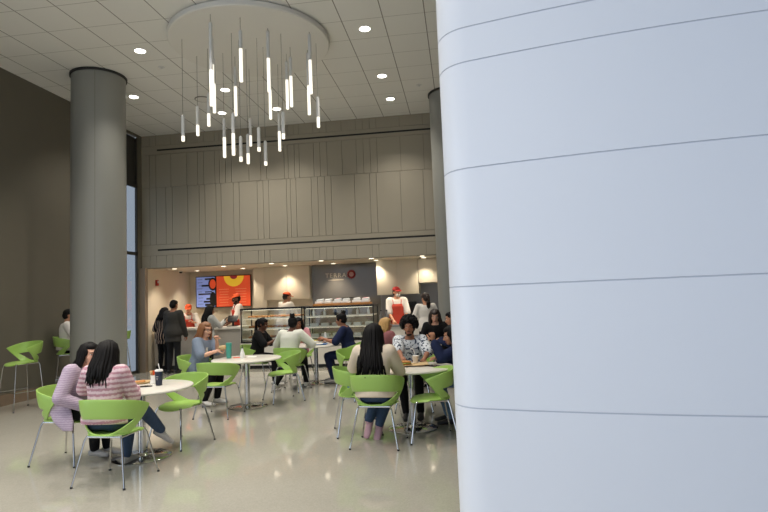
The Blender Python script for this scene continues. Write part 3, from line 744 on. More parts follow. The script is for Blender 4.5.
    # extras
    for e in extras:
        if e[0] == 'cap':
            cb = MB(); R = RH
            n = 20; rows = []
            for k in range(7):
                v = PI / 2 * k / 6; rows.append([HP((math.cos(v) * .093 * math.cos(2 * PI * j / n), math.cos(v) * .108 * math.sin(2 * PI * j / n) - .018, .052 + math.sin(v) * .085)) for j in range(n)])
            vv = [[cb.bm.verts.new(p) for p in r] for r in rows]
            for a, b in zip(vv, vv[1:]):
                for j in range(n): cb.bm.faces.new((a[j], a[(j + 1) % n], b[(j + 1) % n], b[j]))
            cb.ell(HP((0, -.018, .138)), (.009, .009, .006))
            pr = [HP((.085 * math.sin(a), .06 + .03 * 0 + .085 * math.cos(a) * 1.25, .052 - .014 * math.cos(a))) for a in [PI * (-.5 + k / 10) for k in range(11)]]
            inn = [HP((.088 * math.sin(a), .055 + .030 * math.cos(a), .056)) for a in [PI * (-.5 + k / 10) for k in range(11)]]
            o1 = [cb.bm.verts.new(p) for p in pr]; i1 = [cb.bm.verts.new(p) for p in inn]; up = RH @ Vector((0, 0, .006))
            o2 = [cb.bm.verts.new(p + up) for p in pr]; i2 = [cb.bm.verts.new(p + up) for p in inn]
            for k in range(10):
                cb.bm.faces.new((o1[k], o1[k + 1], i1[k + 1], i1[k])); cb.bm.faces.new((o2[k], i2[k], i2[k + 1], o2[k + 1])); cb.bm.faces.new((o1[k], o2[k], o2[k + 1], o1[k + 1]))
            cb.build('cap', M[e[1]], root, angle=60)
        if e[0] == 'apron':
            ab = MB(); rows = []
            for t, w, d, th in ((.38, .16, .118, 34), (.30, .155, .118, 46), (.2, .148, .112, 70), (.1, .165, .122, 76), (0, .188, .14, 76), (-.1, .195, .145, 74), (-.25, .2, .15, 70), (-.42, .2, .15, 66)):
                c = spine(t) if t > -.05 else hip + Vector((0, 0, t * s)); k = .026
                rows.append([c + ax * (w * s + k) * math.sin(a) + (fw if t > 0 else Vector((0, 1, 0))) * (d * s + k) * math.cos(a) for a in [math.radians(th) * (-1 + 2 * j / 16) for j in range(17)]])
            vv = [[ab.bm.verts.new(p) for p in r] for r in rows]
            for a, b in zip(vv, vv[1:]):
                for j in range(16): ab.bm.faces.new((a[j], a[j + 1], b[j + 1], b[j]))
            me = modmesh(ab.mesh('apron', M[e[1]]), [('SOLIDIFY', dict(thickness=.006))]); ao = link('apron', me, root)
            st = MB()
            for q in (-1, 1): st.tube([spine(.38) + ax * q * .085 * s + fw * .135 * s, spine(.46) + ax * q * .095 * s + fw * .10 * s, spine(.51) + ax * q * .08 * s, spine(.50) + ax * q * .03 * s - fw * .09 * s], .009, 6)
            st.build('neck_strap', M[e[1]], ao)
        if e[0] == 'mask':
            kb = MB(); kb.ell(HP((0, .068, -.055)), (.056 * hs, .050 * hs, .046 * hs), RH); kb.build('face_mask', M['paper'], root)
        if e[0] == 'glasses':
            gb = MB()
            for q in (-1, 1):
                gb.tube([HP((q * .033 + .022 * math.cos(a), .100, .004 + .017 * math.sin(a))) for a in [2 * PI * k / 14 for k in range(14)]], .0028, 6, close=True)
                gb.tube([HP((q * .056, .098, .008)), HP((q * .082, .06, .008)), HP((q * .084, -.01, .0))], .0028, 6)
            gb.tube([HP((-.012, .104, .006)), HP((.012, .104, .006))], .0028, 6); gb.build('eyeglasses', M['black'], root)
        if e[0] == 'badge':
            gb = MB(); c = spine(.33) + ax * .06 + fw * .134; gb.box(c, (.06, .006, .085), rot=(-la, 0, 0), bev=.002); gb.build('name_badge', M['paper'], root, smooth=False)
        if e[0] == 'beard':
            gb = MB(); gb.ell(HP((0, .062, -.098)), (.036 * hs, .029 * hs, .020 * hs), RH); gb.ell(HP((0, .095, -.050)), (.022 * hs, .007 * hs, .004 * hs), RH)
            for q in (-1, 1): gb.ell(HP((q * .048, .035, -.066)), (.013 * hs, .028 * hs, .026 * hs), RH)
            gb.build('beard', hm, root)
        if e[0] == 'cuff': pass
        if e[0] == 'drape':                               # loose cardigan hem over the chair side
            db = MB(); db.loft([(spine(.30) + ax * .15, fw * .06, ax * .03), (spine(.14) + ax * .185 + fw * .02, fw * .10, ax * .035), (hip + Vector((.215, .08, -.0)), Vector((0, .13, 0)), ax * .032), (hip + Vector((.245, .14, -.10)), Vector((0, .12, 0)), ax * .028), (hip + Vector((.255, .20, -.19)), Vector((0, .06, 0)), ax * .02)], 24)
            link('cardigan_hem', blob(db, 'cardigan_hem', M[top], .012, 3), to)
    return root
# ------------------------------------------------------------------ the people
SH = .463
person('woman in a pink striped sweater seated with her back to us, dark shoulder length hair', -3.37, 4.90, (0, 1), .975, SH, 9, -.045, 'fair', 'pinkstripe', 1.0, .026, -.06, 'jeans', 'shoe_grey',
       ('bob', 'hair_black', .25), (22, -8, 8), (((-.24, .40, .765), (-1, -.3, -.4)), (('w', -3.30, 5.28, .77), (.6, -.6, -.7))),
       ((('w', -3.37, 5.30, .50), ('w', -3.46, 5.38, .09)), (('w', -3.20, 5.27, .57), ('w', -3.16, 5.53, .31), (.5, .5, -.5))), vox=.009, names=('sweater', 'jeans'))
person('woman in a pale lilac cardigan leaning in towards the woman in the pink striped sweater', -4.22, 5.53, (1, -.03), .975, SH, 24, .03, 'fair', 'lilac', 1.0, .03, -.07, 'black_cloth', 'shoe_grey',
       ('bob', 'hair_black', .22), (-22, -4, 0), ((('w', -3.86, 5.72, .765), (-.6, -.5, -.6)), ((.16, .30, .60), (.7, -.5, -.4))),
       ((('w', -3.86, 5.62, .50), ('w', -3.90, 5.72, .09)), (('w', -3.86, 5.44, .50), ('w', -3.98, 5.62, .09))), (('drape',),), vox=.009, names=('cardigan', 'trousers'))
person('woman with auburn hair, glasses and blue grey scrubs eating at the teal tumbler table', -4.28, 8.62, (1, -.10), 1.01, SH, 10, -.02, 'fair', 'scrub', .45, .028, -.08, 'black_cloth', 'shoe_white',
       ('long', 'hair_red', .22), (-20, -6, 0), ((('w', -3.93, 8.56, 1.02), (-.6, -.3, -.9)), (('w', -3.86, 8.40, .86), (.7, -.5, -.8))),
       ((('w', -3.92, 8.66, .52), ('w', -3.96, 8.60, .09)), (('w', -3.94, 8.46, .52), ('w', -4.06, 8.36, .09))), (('glasses',), ('badge',)), (1.3, 1.0), .010, names=('scrub_top', 'trousers'))
person('man in a grey suit seen from behind, standing at the counter', -6.80, 12.45, (.12, 1), 1.03, None, 3, 0, 'brown', 'suit', 1.0, .028, -.20, 'dark_trouser', 'shoe_black', ('short', 'hair_black'), (-10, -12, 0),
       (((-.25, .10, .84), None), ((.24, .16, .86), None)), vox=.014, names=('suit_jacket', 'trousers'))
person('woman in a dark striped blouse standing beside the man in the grey suit', -7.17, 12.66, (.2, 1), .93, None, 5, 0, 'tan', 'vstripe', .8, .028, -.18, 'black_cloth', 'shoe_black', ('bob', 'hair_black', .16), (-15, -10, 0),
       (((-.20, .24, .98), None), ((.15, .28, 1.0), None)), vox=.014, names=('blouse', 'trousers'))
person('server in orange cap and red apron behind the left end of the counter', -7.18, 14.0, (.35, -1), .97, None, 14, 0, 'tan', 'white_shirt', .45, .022, -.06, 'black_cloth', 'shoe_black', ('short', 'hair_black'), (0, -18, 0),
       (((-.13, .36, 1.16), None), ((.12, .38, 1.14), None)), None, (('cap', 'orange'), ('apron', 'apron')), vox=.014, names=('shirt', 'trousers'))
person('woman with long black hair and a grey top standing at the counter with a phone', -5.97, 12.55, (.65, .75), .93, None, 4, 0, 'tan', 'grey_top', 1.0, .024, -.12, 'black_cloth', 'shoe_black', ('long', 'hair_black', .34), (-10, -10, 0),
       (((-.14, .34, 1.10), None), ((.10, .36, 1.18), None)), None, (), (.9, .9), .014)
person('server in an orange cap and orange apron standing behind the counter before the menu screens', -5.80, 14.02, (-.8, -.62), 1.10, None, 5, 0, 'deep', 'white_shirt', .45, .022, -.06, 'black_cloth', 'shoe_black', ('short', 'hair_black'), (8, -12, 0),
       (((-.16, .36, 1.06), None), ((.14, .34, 1.08), None)), None, (('cap', 'orange'), ('apron', 'apron'), ('beard',)), vox=.013, names=('shirt', 'trousers'))
person('worker in white with an orange cap turned to the back counter behind the pastry case', -4.62, 14.12, (.55, .85), 1.10, None, 8, 0, 'tan', 'white_shirt', 1.0, .032, -.1, 'black_cloth', 'shoe_black', ('short', 'hair_brown'), (-20, -14, 0),
       (((-.16, .40, 1.12), None), ((.20, .42, 1.14), None)), None, (('cap', 'orange'),), vox=.014, names=('shirt', 'trousers'))
person('person in black with dark hair looking down at a phone at the far table', -4.0, 10.45, (1, .02), .99, SH, 12, 0, 'deep', 'black_cloth', .42, .022, -.08, 'black_cloth', 'shoe_white', ('pony', 'hair_black', .30), (-6, -16, 0),
       (((-.04, .40, .84), (-.8, -.3, -.7)), ((.05, .40, .86), (.8, -.3, -.7))), None, (), (.9, .9), .011)
person('person in white sweater and black trousers, back to us, at far table', -3.12, 9.72, (.12, 1), 1.02, SH, 12, .03, 'deep', 'white_knit', 1.0, .032, -.08, 'black_cloth', 'shoe_white', ('bun', 'hair_black'), (15, -10, 0),
       (((-.18, .42, .78), (-1, -.3, -.5)), ((.24, .40, .78), (1, -.3, -.5))), ((('w', -3.22, 10.1, .52), ('w', -3.40, 9.78, .10)), (('w', -2.95, 10.12, .52), ('w', -2.92, 10.16, .09))), vox=.011, names=('sweater', 'trousers'))
person('person in a pink top with dark hair facing us behind the one in white', -3.42, 11.42, (.25, -1), .93, SH, 12, 0, 'brown', 'pink_top', .5, .024, -.06, 'jeans', 'shoe_white', ('long', 'hair_black', .25), (0, -12, 0),
       (((-.08, .36, .78), None), ((.10, .36, .78), None)), vox=.014)
person('person in navy with a high hair bun seated sideways at the far table', -2.17, 10.6, (-1, -.03), 1.04, SH, 12, 0, 'brown', 'navy_cloth', .45, .024, -.08, 'navy_cloth', 'shoe_grey', ('bun', 'hair_black'), (-6, -10, 0),
       ((('w', -2.62, 10.36, .86), (-.6, -.2, -.8)), (('w', -2.60, 10.72, .80), (.6, -.2, -.8))), ((('w', -2.60, 10.50, .52), ('w', -2.48, 10.46, .09)), (('w', -2.60, 10.70, .52), ('w', -2.52, 10.72, .09))), vox=.011, names=('scrub_top', 'trousers'))
person('woman with very long dark hair and cream top, back to us', -.98, 6.08, (.08, 1), 1.01, SH, 9, -.02, 'fair', 'cream_knit', .95, .030, -.08, 'jeans', 'shoe_pink', ('long', 'hair_black', .41), (-12, -6, 0),
       (((-.16, .44, .80), (-1, -.3, -.5)), (('w', -.80, 6.52, .79), (.6, -.5, -.8))), ((('w', -1.02, 6.48, .50), ('w', -1.12, 6.38, .20), (-.25, -.5, -.9)), (('w', -.88, 6.50, .50), ('w', -1.01, 6.41, .14), (-.2, -.6, -.8))), vox=.009, names=('top', 'jeans'))
person('curly haired man in a white and blue printed shirt facing us', -.74, 7.86, (.02, -1), 1.0, SH, 13, 0, 'brown', 'print', .48, .026, -.08, 'black_cloth', 'shoe_black', ('curly', 'hair_black'), (-4, 2, 4),
       ((('w', -.52, 7.30, .78), (-.9, -.1, -.6)), (('w', -.80, 7.24, .80), (.9, -.1, -.6))), ((('w', -.62, 7.44, .50), ('w', -.60, 7.35, .09)), (('w', -.84, 7.44, .50), ('w', -.78, 7.30, .09))), (('beard',),), (.8, .9), .009, names=('shirt', 'trousers'))
person('person in navy and jeans with a raised fist beside the white wall', .13, 7.08, (-1, -.08), .95, SH, 26, 0, 'tan', 'navy_cloth', .9, .03, -.08, 'denim_light', 'shoe_black', ('long', 'hair_black', .18), (10, -14, 0),
       ((('w', -.37, 6.86, 1.05), (-.5, .6, -.8)), (('w', -.34, 7.12, .80), (.7, -.2, -.7))), ((('w', -.34, 6.98, .53), ('w', -.20, 6.98, .09)), (('w', -.32, 7.18, .53), ('w', -.24, 7.18, .09))), (), (1.4, .6), .010, hinge=((-.15, .05, 1), None), names=('hoodie', 'jeans'))
person('blonde person seated behind the woman with very long dark hair', -1.38, 9.42, (.6, .7), .93, SH, 10, 0, 'tan', 'dusty_rose', .45, .024, -.06, 'jeans', 'shoe_white', ('bob', 'hair_blonde', .12), (-45, -6, 0),
       (((-.18, .36, .78), None), ((.18, .36, .78), None)), vox=.014)
person('person in black with dark hair looking down behind the curly haired man', -.51, 10.92, (-.12, -1), 1.05, SH, 12, 0, 'fair', 'black_cloth', 1.0, .026, -.06, 'black_cloth', 'shoe_black', ('long', 'hair_brown', .16), (10, -24, 0),
       (((-.16, .40, .78), None), ((.16, .40, .78), None)), vox=.012)
person('dark haired person in navy at the far right, mostly hidden by the white wall', -.04, 10.15, (-1, .05), 1.0, SH, 14, 0, 'tan', 'navy_cloth', 1.0, .026, -.06, 'jeans', 'shoe_black', ('short', 'hair_black'), (5, -14, 0),
       (((-.18, .38, .78), None), ((.18, .38, .78), None)), vox=.014)
person('server in a red cap, white face mask and red apron behind the right counter', -1.60, 13.75, (.18, -1), 1.10, None, 4, 0, 'tan', 'white_shirt', .48, .028, -.06, 'black_cloth', 'shoe_black', ('short', 'hair_black'), (25, -8, 0),
       (((-.16, .30, 1.06), None), ((.12, .32, 1.04), None)), None, (('cap', 'redcap'), ('apron', 'apron'), ('mask',)), vox=.013, names=('shirt', 'trousers'))
person('woman in a white shirt with a long dark ponytail standing beside the right column', -.80, 12.45, (-.25, 1), .99, None, 3, 0, 'tan', 'white_shirt', .45, .024, -.1, 'black_cloth', 'shoe_black', ('pony', 'hair_brown', .34), (25, -10, 0),
       (((-.20, .26, .98), None), ((.20, .24, .98), None)), vox=.013, names=('shirt', 'trousers'))
person('person in white seated on a tall stool, mostly hidden behind the grey column', -7.57, 9.84, (.8, .6), .98, .773, 3, 0, 'tan', 'white_shirt', .9, .028, -.06, 'black_cloth', 'shoe_black', ('short', 'hair_black'), (0, -10, 0),
       (((-.18, .36, 1.10), None), ((.18, .36, 1.10), None)), (((-.10, .36, .80), (-.10, .28, .39)), ((.10, .36, .80), (.10, .28, .39))), vox=.014)
# ------------------------------------------------------------------ things on the tables
TZ = .7405
def tumbler(lab, x, y, r, h, m, straw=False, name='tumbler'):
    t = thing(name, lab, 'cup', (x, y, TZ))
    mb = MB(); mb.lathe([(0, 0), (r * .78, 0), (r * .8, .004), (r, h * .9), (r, h - .012), (0, h - .012)], n=28); mb.build('body', m, t)
    mb = MB(); mb.lathe([(r * 1.02, h - .014), (r * 1.02, h), (r * .9, h + .006), (0, h + .006)], n=28); mb.build('lid', M['white'] if straw else m, t)
    if straw:
        mb = MB(); mb.cyl((.015, 0, h - .02), (-.012, .01, h + .07), .0045, n=8); mb.build('straw', M['white'], t)
    return t
tb = tumbler('navy lidded tumbler with a white straw on the nearest table', -3.305, 5.74, .042, .165, M['navycup'], True)
for k in range(3):
    mb = MB(); mb.cyl((-.012 + .003 * k, -.0405, .098 - .016 * k), (.016 - .004 * k, -.0395, .098 - .016 * k), .0016, n=5); mb.build('printed_line', M['paper'], tb)
t = thing('condiment_caddy', 'white ceramic holder full of sugar packets beside the navy tumbler', 'condiment holder', (-3.44, 5.87, TZ))
mb = MB(); mb.lathe([(0, 0), (.036, 0), (.042, .01), (.032, .06), (.036, .095), (.030, .095), (.026, .06), (0, .02)], n=24); mb.build('holder', M['white'], t)
for k, (dx, dy, a, m) in enumerate(((-.03, 0, -.5, 'kraft'), (-.012, .01, -.2, 'pastry'), (.008, -.008, .1, 'orange'), (.026, .004, .45, 'kraft'), (.0, .02, .25, 'hair_red'), (-.02, -.012, -.75, 'pastry'), (.036, -.006, .8, 'red'))):
    mb = MB(); mb.box((dx, dy, .115), (.026, .004, .062), rot=(.1 * k - .2, a, .4 * k), bev=.001); mb.build('sugar_packet', M[m], t, smooth=False)
def phone(lab, p, rz, tilt=(0, 0)):
    t = thing('phone', lab, 'phone', p, rz); t.rotation_euler = (tilt[0], tilt[1], rz)
    mb = MB(); mb.box((0, 0, .004), (.072, .148, .008), bev=.003); mb.build('case', M['black'], t)
    mb = MB(); mb.box((0, 0, .0084), (.066, .140, .0006)); mb.build('screen', mat('phone_glass', rgb(30, 32, 38), .05), t, smooth=False); return t
phone('dark phone lying flat on the nearest table beside the navy tumbler', (-3.42, 5.66, TZ), -1.1)
phone('phone held by the person in black at the far table', (-3.56, 10.44, .90), -1.57, (.5, 0))
phone('phone held up by the long haired woman at the counter', (-5.63, 12.75, 1.22), -.6, (.6, 0))
t = thing('paper_tray', 'pale paper food tray by the arm of the woman in the striped sweater', 'food tray', (-3.62, 5.92, TZ), .3)
mb = MB(); mb.lathe([(0, .002), (.085, .002), (.105, .022), (.108, .022), (.088, 0), (0, 0)], n=28); mb.build('tray', M['kraft'], t)
mb = MB()
for k in range(9): mb.ell((random.uniform(-.05, .05), random.uniform(-.05, .05), .018), (.022, .018, .014), None, 8, 6)
mb.build('food', M['pastry'], t)
tt = tumbler('tall teal insulated tumbler on the table of the woman in scrubs', -3.66, 8.40, .046, .235, M['teal'])
t = thing('squeeze_bottle', 'white squeeze bottle with a dark cap beside the teal tumbler', 'bottle', (-3.43, 8.38, TZ))
mb = MB(); mb.lathe([(0, 0), (.036, 0), (.038, .01), (.036, .07), (.018, .12), (.014, .15), (0, .15)], n=24); mb.build('body', M['white'], t)
mb = MB(); mb.lathe([(.015, .15), (.015, .165), (.006, .17), (.004, .2), (0, .2)], n=16); mb.build('cap', M['black'], t)
t = thing('wrapped_sandwich', 'brown paper wrapped sandwich in the hand of the woman in scrubs', 'sandwich', (-3.76, 8.40, .91))
mb = MB(); mb.ell((0, 0, 0), (.075, .035, .035)); mb.build('wrapper', M['kraft'], t)
mb = MB(); mb.ell((.055, 0, .006), (.03, .028, .026)); mb.build('bread', M['pastry'], t)
def napkin(lab, x, y, sx, sy, rz, m='paper', name='napkin', cat='napkin'):
    mb = MB(); mb.box((0, 0, .003), (sx, sy, .006), bev=.002); o = mb.build(name, M[m]); o.location = (x, y, TZ); o.rotation_euler = (0, 0, rz); return tag(o, lab, cat)
napkin('orange paper packet lying between the teal tumbler and the white squeeze bottle', -3.54, 8.46, .14, .10, .3, 'orange', 'paper_packet', 'packet')
napkin('folded white napkin right of the white squeeze bottle', -3.33, 8.50, .14, .12, .1)
# table of the curly haired man
mb = MB()
n = 22; g = [[mb.bm.verts.new((-.21 + .42 * i / n, -.15 + .30 * j / n, .004 + .018 * (abs(i / n - .5) ** 2 * 4 + abs(j / n - .5) ** 2 * 4) * .5 + random.uniform(0, .006))) for j in range(n + 1)] for i in range(n + 1)]
for i in range(n):
    for j in range(n): mb.bm.faces.new((g[i][j], g[i + 1][j], g[i + 1][j + 1], g[i][j + 1]))
me = modmesh(mb.mesh('kraft_paper_sheet', M['kraft']), [('SOLIDIFY', dict(thickness=.002))])
o = link('kraft_paper_sheet', me); o.location = (-.66, 6.98, TZ); o.rotation_euler = (0, 0, .1); tag(o, 'crumpled kraft paper sheet spread in front of the curly haired man', 'paper')
t = thing('sandwich', 'filled sandwich lying on the crumpled kraft paper', 'sandwich', (-.74, 6.95, TZ + .035), .4)
mb = MB(); mb.ell((0, 0, -.012), (.09, .042, .016)); mb.build('bread', M['pastry'], t); mb = MB(); mb.ell((0, 0, .012), (.088, .04, .02)); mb.build('bread_top', M['pastry'], t)
mb = MB(); mb.ell((0, 0, 0), (.092, .045, .008)); mb.build('filling', M['green'], t)
t = thing('drink_cup', 'white paper cup with a bent straw before the curly haired man', 'cup', (-.62, 7.14, TZ))
mb = MB(); mb.lathe([(0, 0), (.030, 0), (.042, .10), (.044, .102), (.04, .104), (0, .09)], n=24); mb.build('cup', M['paper'], t)
mb = MB(); mb.tube([(0, 0, .07), (-.012, 0, .15), (-.03, -.01, .19), (-.06, -.02, .20)], .006, 8); mb.build('straw', M['white'], t)
t = phone('dark tablet lying on the kraft paper table before the raised fist', (-.37, 6.86, TZ), .9); t.scale = (1.5, 1.5, 1)
t.name = 'tablet'; t['category'] = 'tablet'
t = thing('shoulder_bag', 'blue cloth bag lying on a green chair seat left of the long haired woman', 'bag', (-1.28, 6.72, SEAT + .012), .3)
mb = MB(); mb.ell((0, 0, .085), (.15, .11, .10)); mb.box((0, 0, .05), (.26, .18, .10), bev=.03); link('bag_body', blob(mb, 'bag_body', M['blue'], .01, 6), t)
mb = MB(); mb.tube([(-.10, .02, .15), (-.06, .03, .25), (.05, .03, .26), (.10, .02, .15)], .010, 8); mb.build('strap', M['blue'], t)
# far table
t = thing('serving_tray', 'blue and white food tray on the far table before the person in navy', 'tray', (-2.78, 10.52, TZ), .1)
mb = MB(); mb.box((0, 0, .008), (.34, .24, .012), bev=.004); mb.build('tray', M['blue'], t)
mb = MB(); mb.box((-.03, .0, .016), (.24, .18, .004)); mb.build('liner', M['paper'], t, smooth=False)
t = thing('food_carton', 'yellow and white food carton standing on the far table behind the blue tray', 'carton', (-2.92, 10.78, TZ))
mb = MB(); mb.box((0, 0, .03), (.15, .11, .06), bev=.006); mb.build('carton', M['paper'], t); mb = MB(); mb.box((0, 0, .064), (.13, .09, .01), bev=.003); mb.build('food', M['screenyellow'] if False else mat('yellow_food', rgb(214, 190, 70), .6), t)
t = thing('water_bottle', 'clear water bottle on the far table', 'bottle', (-2.70, 10.80, TZ))
mb = MB(); mb.lathe([(0, 0), (.032, 0), (.033, .14), (.014, .18), (.013, .2), (0, .2)], n=20); mb.build('bottle', M['clear'], t); mb = MB(); mb.lathe([(.015, .2), (.015, .215), (0, .215)], n=16); mb.build('cap', M['white'], t)
napkin('white paper lying on the table behind the curly haired man', -.62, 10.02, .22, .16, .2, 'paper', 'paper_sheet', 'paper')

# ------------------------------------------------------------------ servery
t = thing('service_counter', 'long grey fronted service counter with a white top, below the menu screens', 'counter', (0, 0, 0))
mb = MB(); mb.box(((-7.72 - 5.42) / 2, 13.5, .53), (2.30, .56, .86)); mb.build('front_body', M['counter'], t, smooth=False)
mb = MB(); mb.box(((-7.72 - 5.42) / 2, 13.53, .05), (2.28, .50, .10)); mb.build('toe_kick', M['black'], t, smooth=False)
mb = MB(); mb.box(((-7.72 - 5.42) / 2, 13.5, .99), (2.34, .64, .06), bev=.006); mb.build('worktop', M['whitetop'], t)
mb = MB(); mb.box((-5.41, 13.48, .5), (.05, .62, 1.0), bev=.004); mb.build('end_panel', M['whitetop'], t)
mb = MB(); mb.box((-7.62, 13.3, 1.07), (.26, .24, .10), bev=.006); tag(mb.build('napkin_box', M['whitetop']), 'pale box on the left end of the service counter', 'box')
tz2 = 1.0205
t = thing('paper_cup', 'white paper cup on the service counter beside the red box', 'cup', (-6.63, 13.28, tz2)); mb = MB(); mb.lathe([(0, 0), (.032, 0), (.042, .11), (0, .105)], n=20); mb.build('cup', M['paper'], t)
mb = MB(); mb.box((-6.46, 13.3, tz2 + .05), (.16, .12, .10), bev=.004); tag(mb.build('snack_box', M['red']), 'small red box on the service counter', 'box')
t = thing('payment_terminal', 'black payment terminal on a sloped stand on the service counter', 'payment terminal', (-5.72, 13.42, tz2))
mb = MB(); mb.prism([(-.13, -.10), (.13, -.10), (.10, .10), (-.10, .10)], 0, .02); mb.build('base', M['black'], t)
mb = MB(); mb.cyl((0, 0, .01), (0, .0, .15), .03, n=12); mb.build('stand', M['black'], t)
mb = MB(); mb.box((0, -.02, .19), (.26, .02, .18), rot=(-.6, 0, 0), bev=.004); mb.build('display', M['black'], t)
# screens
def screen(name, lab, x0, x1, z0, z1, y, m):
    t = thing(name, lab, 'screen', ((x0 + x1) / 2, y, (z0 + z1) / 2)); w, h = x1 - x0, z1 - z0
    mb = MB(); mb.box((0, 0, 0), (w, .07, h), bev=.008); mb.build('bezel', M['black'], t)
    mb = MB(); mb.box((0, -.037, 0), (w - .04, .004, h - .04)); mb.build('display', M[m], t, smooth=False); return t, w, h
t, w, h = screen('menu_screen', 'black framed menu screen with a pale blue display and dark shapes', -7.60, -7.0, 1.50, 2.40, 15.26, 'screenblue')
mb = MB()
rr = random.Random(3)
for zz, x0, x1, hh in ((.37, -.02, .22, .05), (.18, -.12, .2, .05), (.0, -.02, .2, .03), (-.06, -.22, .2, .04), (-.2, .02, .22, .05), (-.28, -.06, .22, .05), (-.37, -.02, .24, .06)): mb.box(((x0 + x1) / 2, -.0405, zz), (x1 - x0, .003, hh))
mb.ell((.22, -.0405, -.22), (.10, .003, .22)); mb.ell((.22, -.0405, .22), (.14, .003, .19)); mb.build('display_shapes', M['black'], t, smooth=False)
mb = MB()
for k in range(9):
    zz = .36 - k * .088; mb.box((-.16 + rr.uniform(-.02, .02), -.0405, zz), (rr.uniform(.10, .18), .003, .012))
mb.build('display_lines', mat('menu_dim_text', rgb(70, 84, 130), .5), t, smooth=False)
mb = MB(); mb.ell((.22, -.042, .22), (.095, .003, .14), None, 28, 12); mb.build('display_ring', M['screenorange'], t)
t, w, h = screen('promo_screen', 'bright orange menu screen with a yellow half circle at its top', -6.98, -5.93, 1.49, 2.40, 15.24, 'screenorange')
mb = MB(); mb.prism([(.02 + .30 * math.cos(a), -.30 * math.sin(a)) for a in [PI * k / 24 for k in range(25)]], -.002, .002)
bmesh.ops.transform(mb.bm, matrix=Matrix.Translation((0, -.041, .43)) @ Matrix.Rotation(PI / 2, 4, 'X'), verts=mb.bm.verts); mb.build('yellow_half_circle', M['screenyellow'], t, smooth=False)
mb = MB(); mb.prism([(.02 + .11 * math.cos(a), -.09 * math.sin(a)) for a in [PI * k / 16 for k in range(17)]], -.002, .002)
bmesh.ops.transform(mb.bm, matrix=Matrix.Translation((0, -.044, .43)) @ Matrix.Rotation(PI / 2, 4, 'X'), verts=mb.bm.verts); mb.build('maroon_centre', M['screenmaroon'], t, smooth=False)
mb = MB()
for k in range(7):
    zz = .06 - k * .075; mb.box((-.28, -.0405, zz), (.30 - .03 * (k % 3), .003, .010)); mb.box((.22, -.0405, zz), (.34 - .04 * (k % 2), .003, .010))
mb.build('display_lines', M['screenline'], t, smooth=False)
# alarm, camera, cabinets
t = thing('fire_alarm', 'red fire alarm strobe on the cream wall left of the counter', 'fire alarm', (LX + .024, 13.5, 2.2))
mb = MB(); mb.box((.025, 0, 0), (.05, .10, .15), bev=.008); mb.build('housing', M['red'], t); mb = MB(); mb.box((.055, 0, .02), (.012, .05, .06), bev=.004); mb.build('strobe_lens', M['clear'], t)
t = thing('security_camera', 'small dome security camera under the soffit left of the menu screens', 'camera', (-7.62, 14.4, SZ))
mb = MB(); mb.lathe([(.06, 0), (.06, -.025), (.045, -.03)], n=24); mb.build('mount', M['trimw'], t); mb = MB(); mb.lathe([(.045, -.03), (.035, -.06), (0, -.07)], n=24); mb.build('dome', M['black'], t)
def cabinet(lab, x0, x1, z0, z1, y0, y1, n, name='wall_cabinet'):
    t = thing(name, lab, 'cabinet', ((x0 + x1) / 2, (y0 + y1) / 2, z0)); w, d, h = x1 - x0, y1 - y0, z1 - z0
    mb = MB(); mb.box((0, .01, h / 2), (w, d - .02, h)); mb.build('cabinet_body', M['creamcab'], t, smooth=False)
    for k in range(n):
        mb = MB(); mb.box((-w / 2 + w * (k + .5) / n, -d / 2 + .008, h / 2), (w / n - .006, .018, h - .006), bev=.002); mb.build('door', M['creamcab'], t)
    return t
cabinet('cream wall cabinet above the worker in white with the orange cap', -5.31, -4.03, 1.64, SZ - .002, 14.56, 14.92, 2)
cabinet('wide cream wall cabinet right of the sign wall, above the server in the red cap', -2.12, -1.06, 1.66, SZ - .002, 14.0, 14.72, 2)
cabinet('shorter cream wall cabinet beside the right column', -1.055, .4, 1.93, SZ - .002, 14.0, 14.72, 1)
t = thing('back_counter', 'low back counter along the wall under the cream cabinets', 'counter', (0, 0, 0))
mb = MB(); mb.box((-4.68, 14.7, .45), (1.26, .42, .9)); mb.box((-.85, 14.45, .45), (2.5, .5, .9)); mb.build('cabinet_base', M['creamcab'], t, smooth=False)
mb = MB(); mb.box((-4.68, 14.69, .92), (1.28, .46, .04)); mb.box((-.85, 14.44, .92), (2.52, .54, .04)); mb.build('worktop', M['whitetop'], t, smooth=False)
t = thing('coffee_machine', 'black coffee machine on the back counter between the server in red and the ponytailed woman', 'coffee machine', (-1.28, 14.4, .941))
mb = MB(); mb.box((0, .08, .26), (.26, .20, .52), bev=.015); mb.box((0, -.06, .45), (.26, .20, .14), bev=.015); mb.box((0, -.06, .02), (.26, .22, .04), bev=.006); mb.build('machine_body', M['black'], t)
mb = MB(); mb.lathe([(0, .05), (.055, .05), (.06, .19), (.04, .21), (0, .21)], (0, -.06, 0), 20); mb.build('carafe', M['darkmetal'], t)
t = thing('steel_urn', 'brushed steel urn on the back counter beside the black coffee machine', 'urn', (-.98, 14.42, .941))
mb = MB(); mb.lathe([(0, 0), (.11, 0), (.11, .30), (.09, .34), (0, .36)], n=28); mb.build('body', M['steel'], t); mb = MB(); mb.cyl((0, -.11, .06), (0, -.16, .06), .012, n=10); mb.build('tap', M['black'], t)
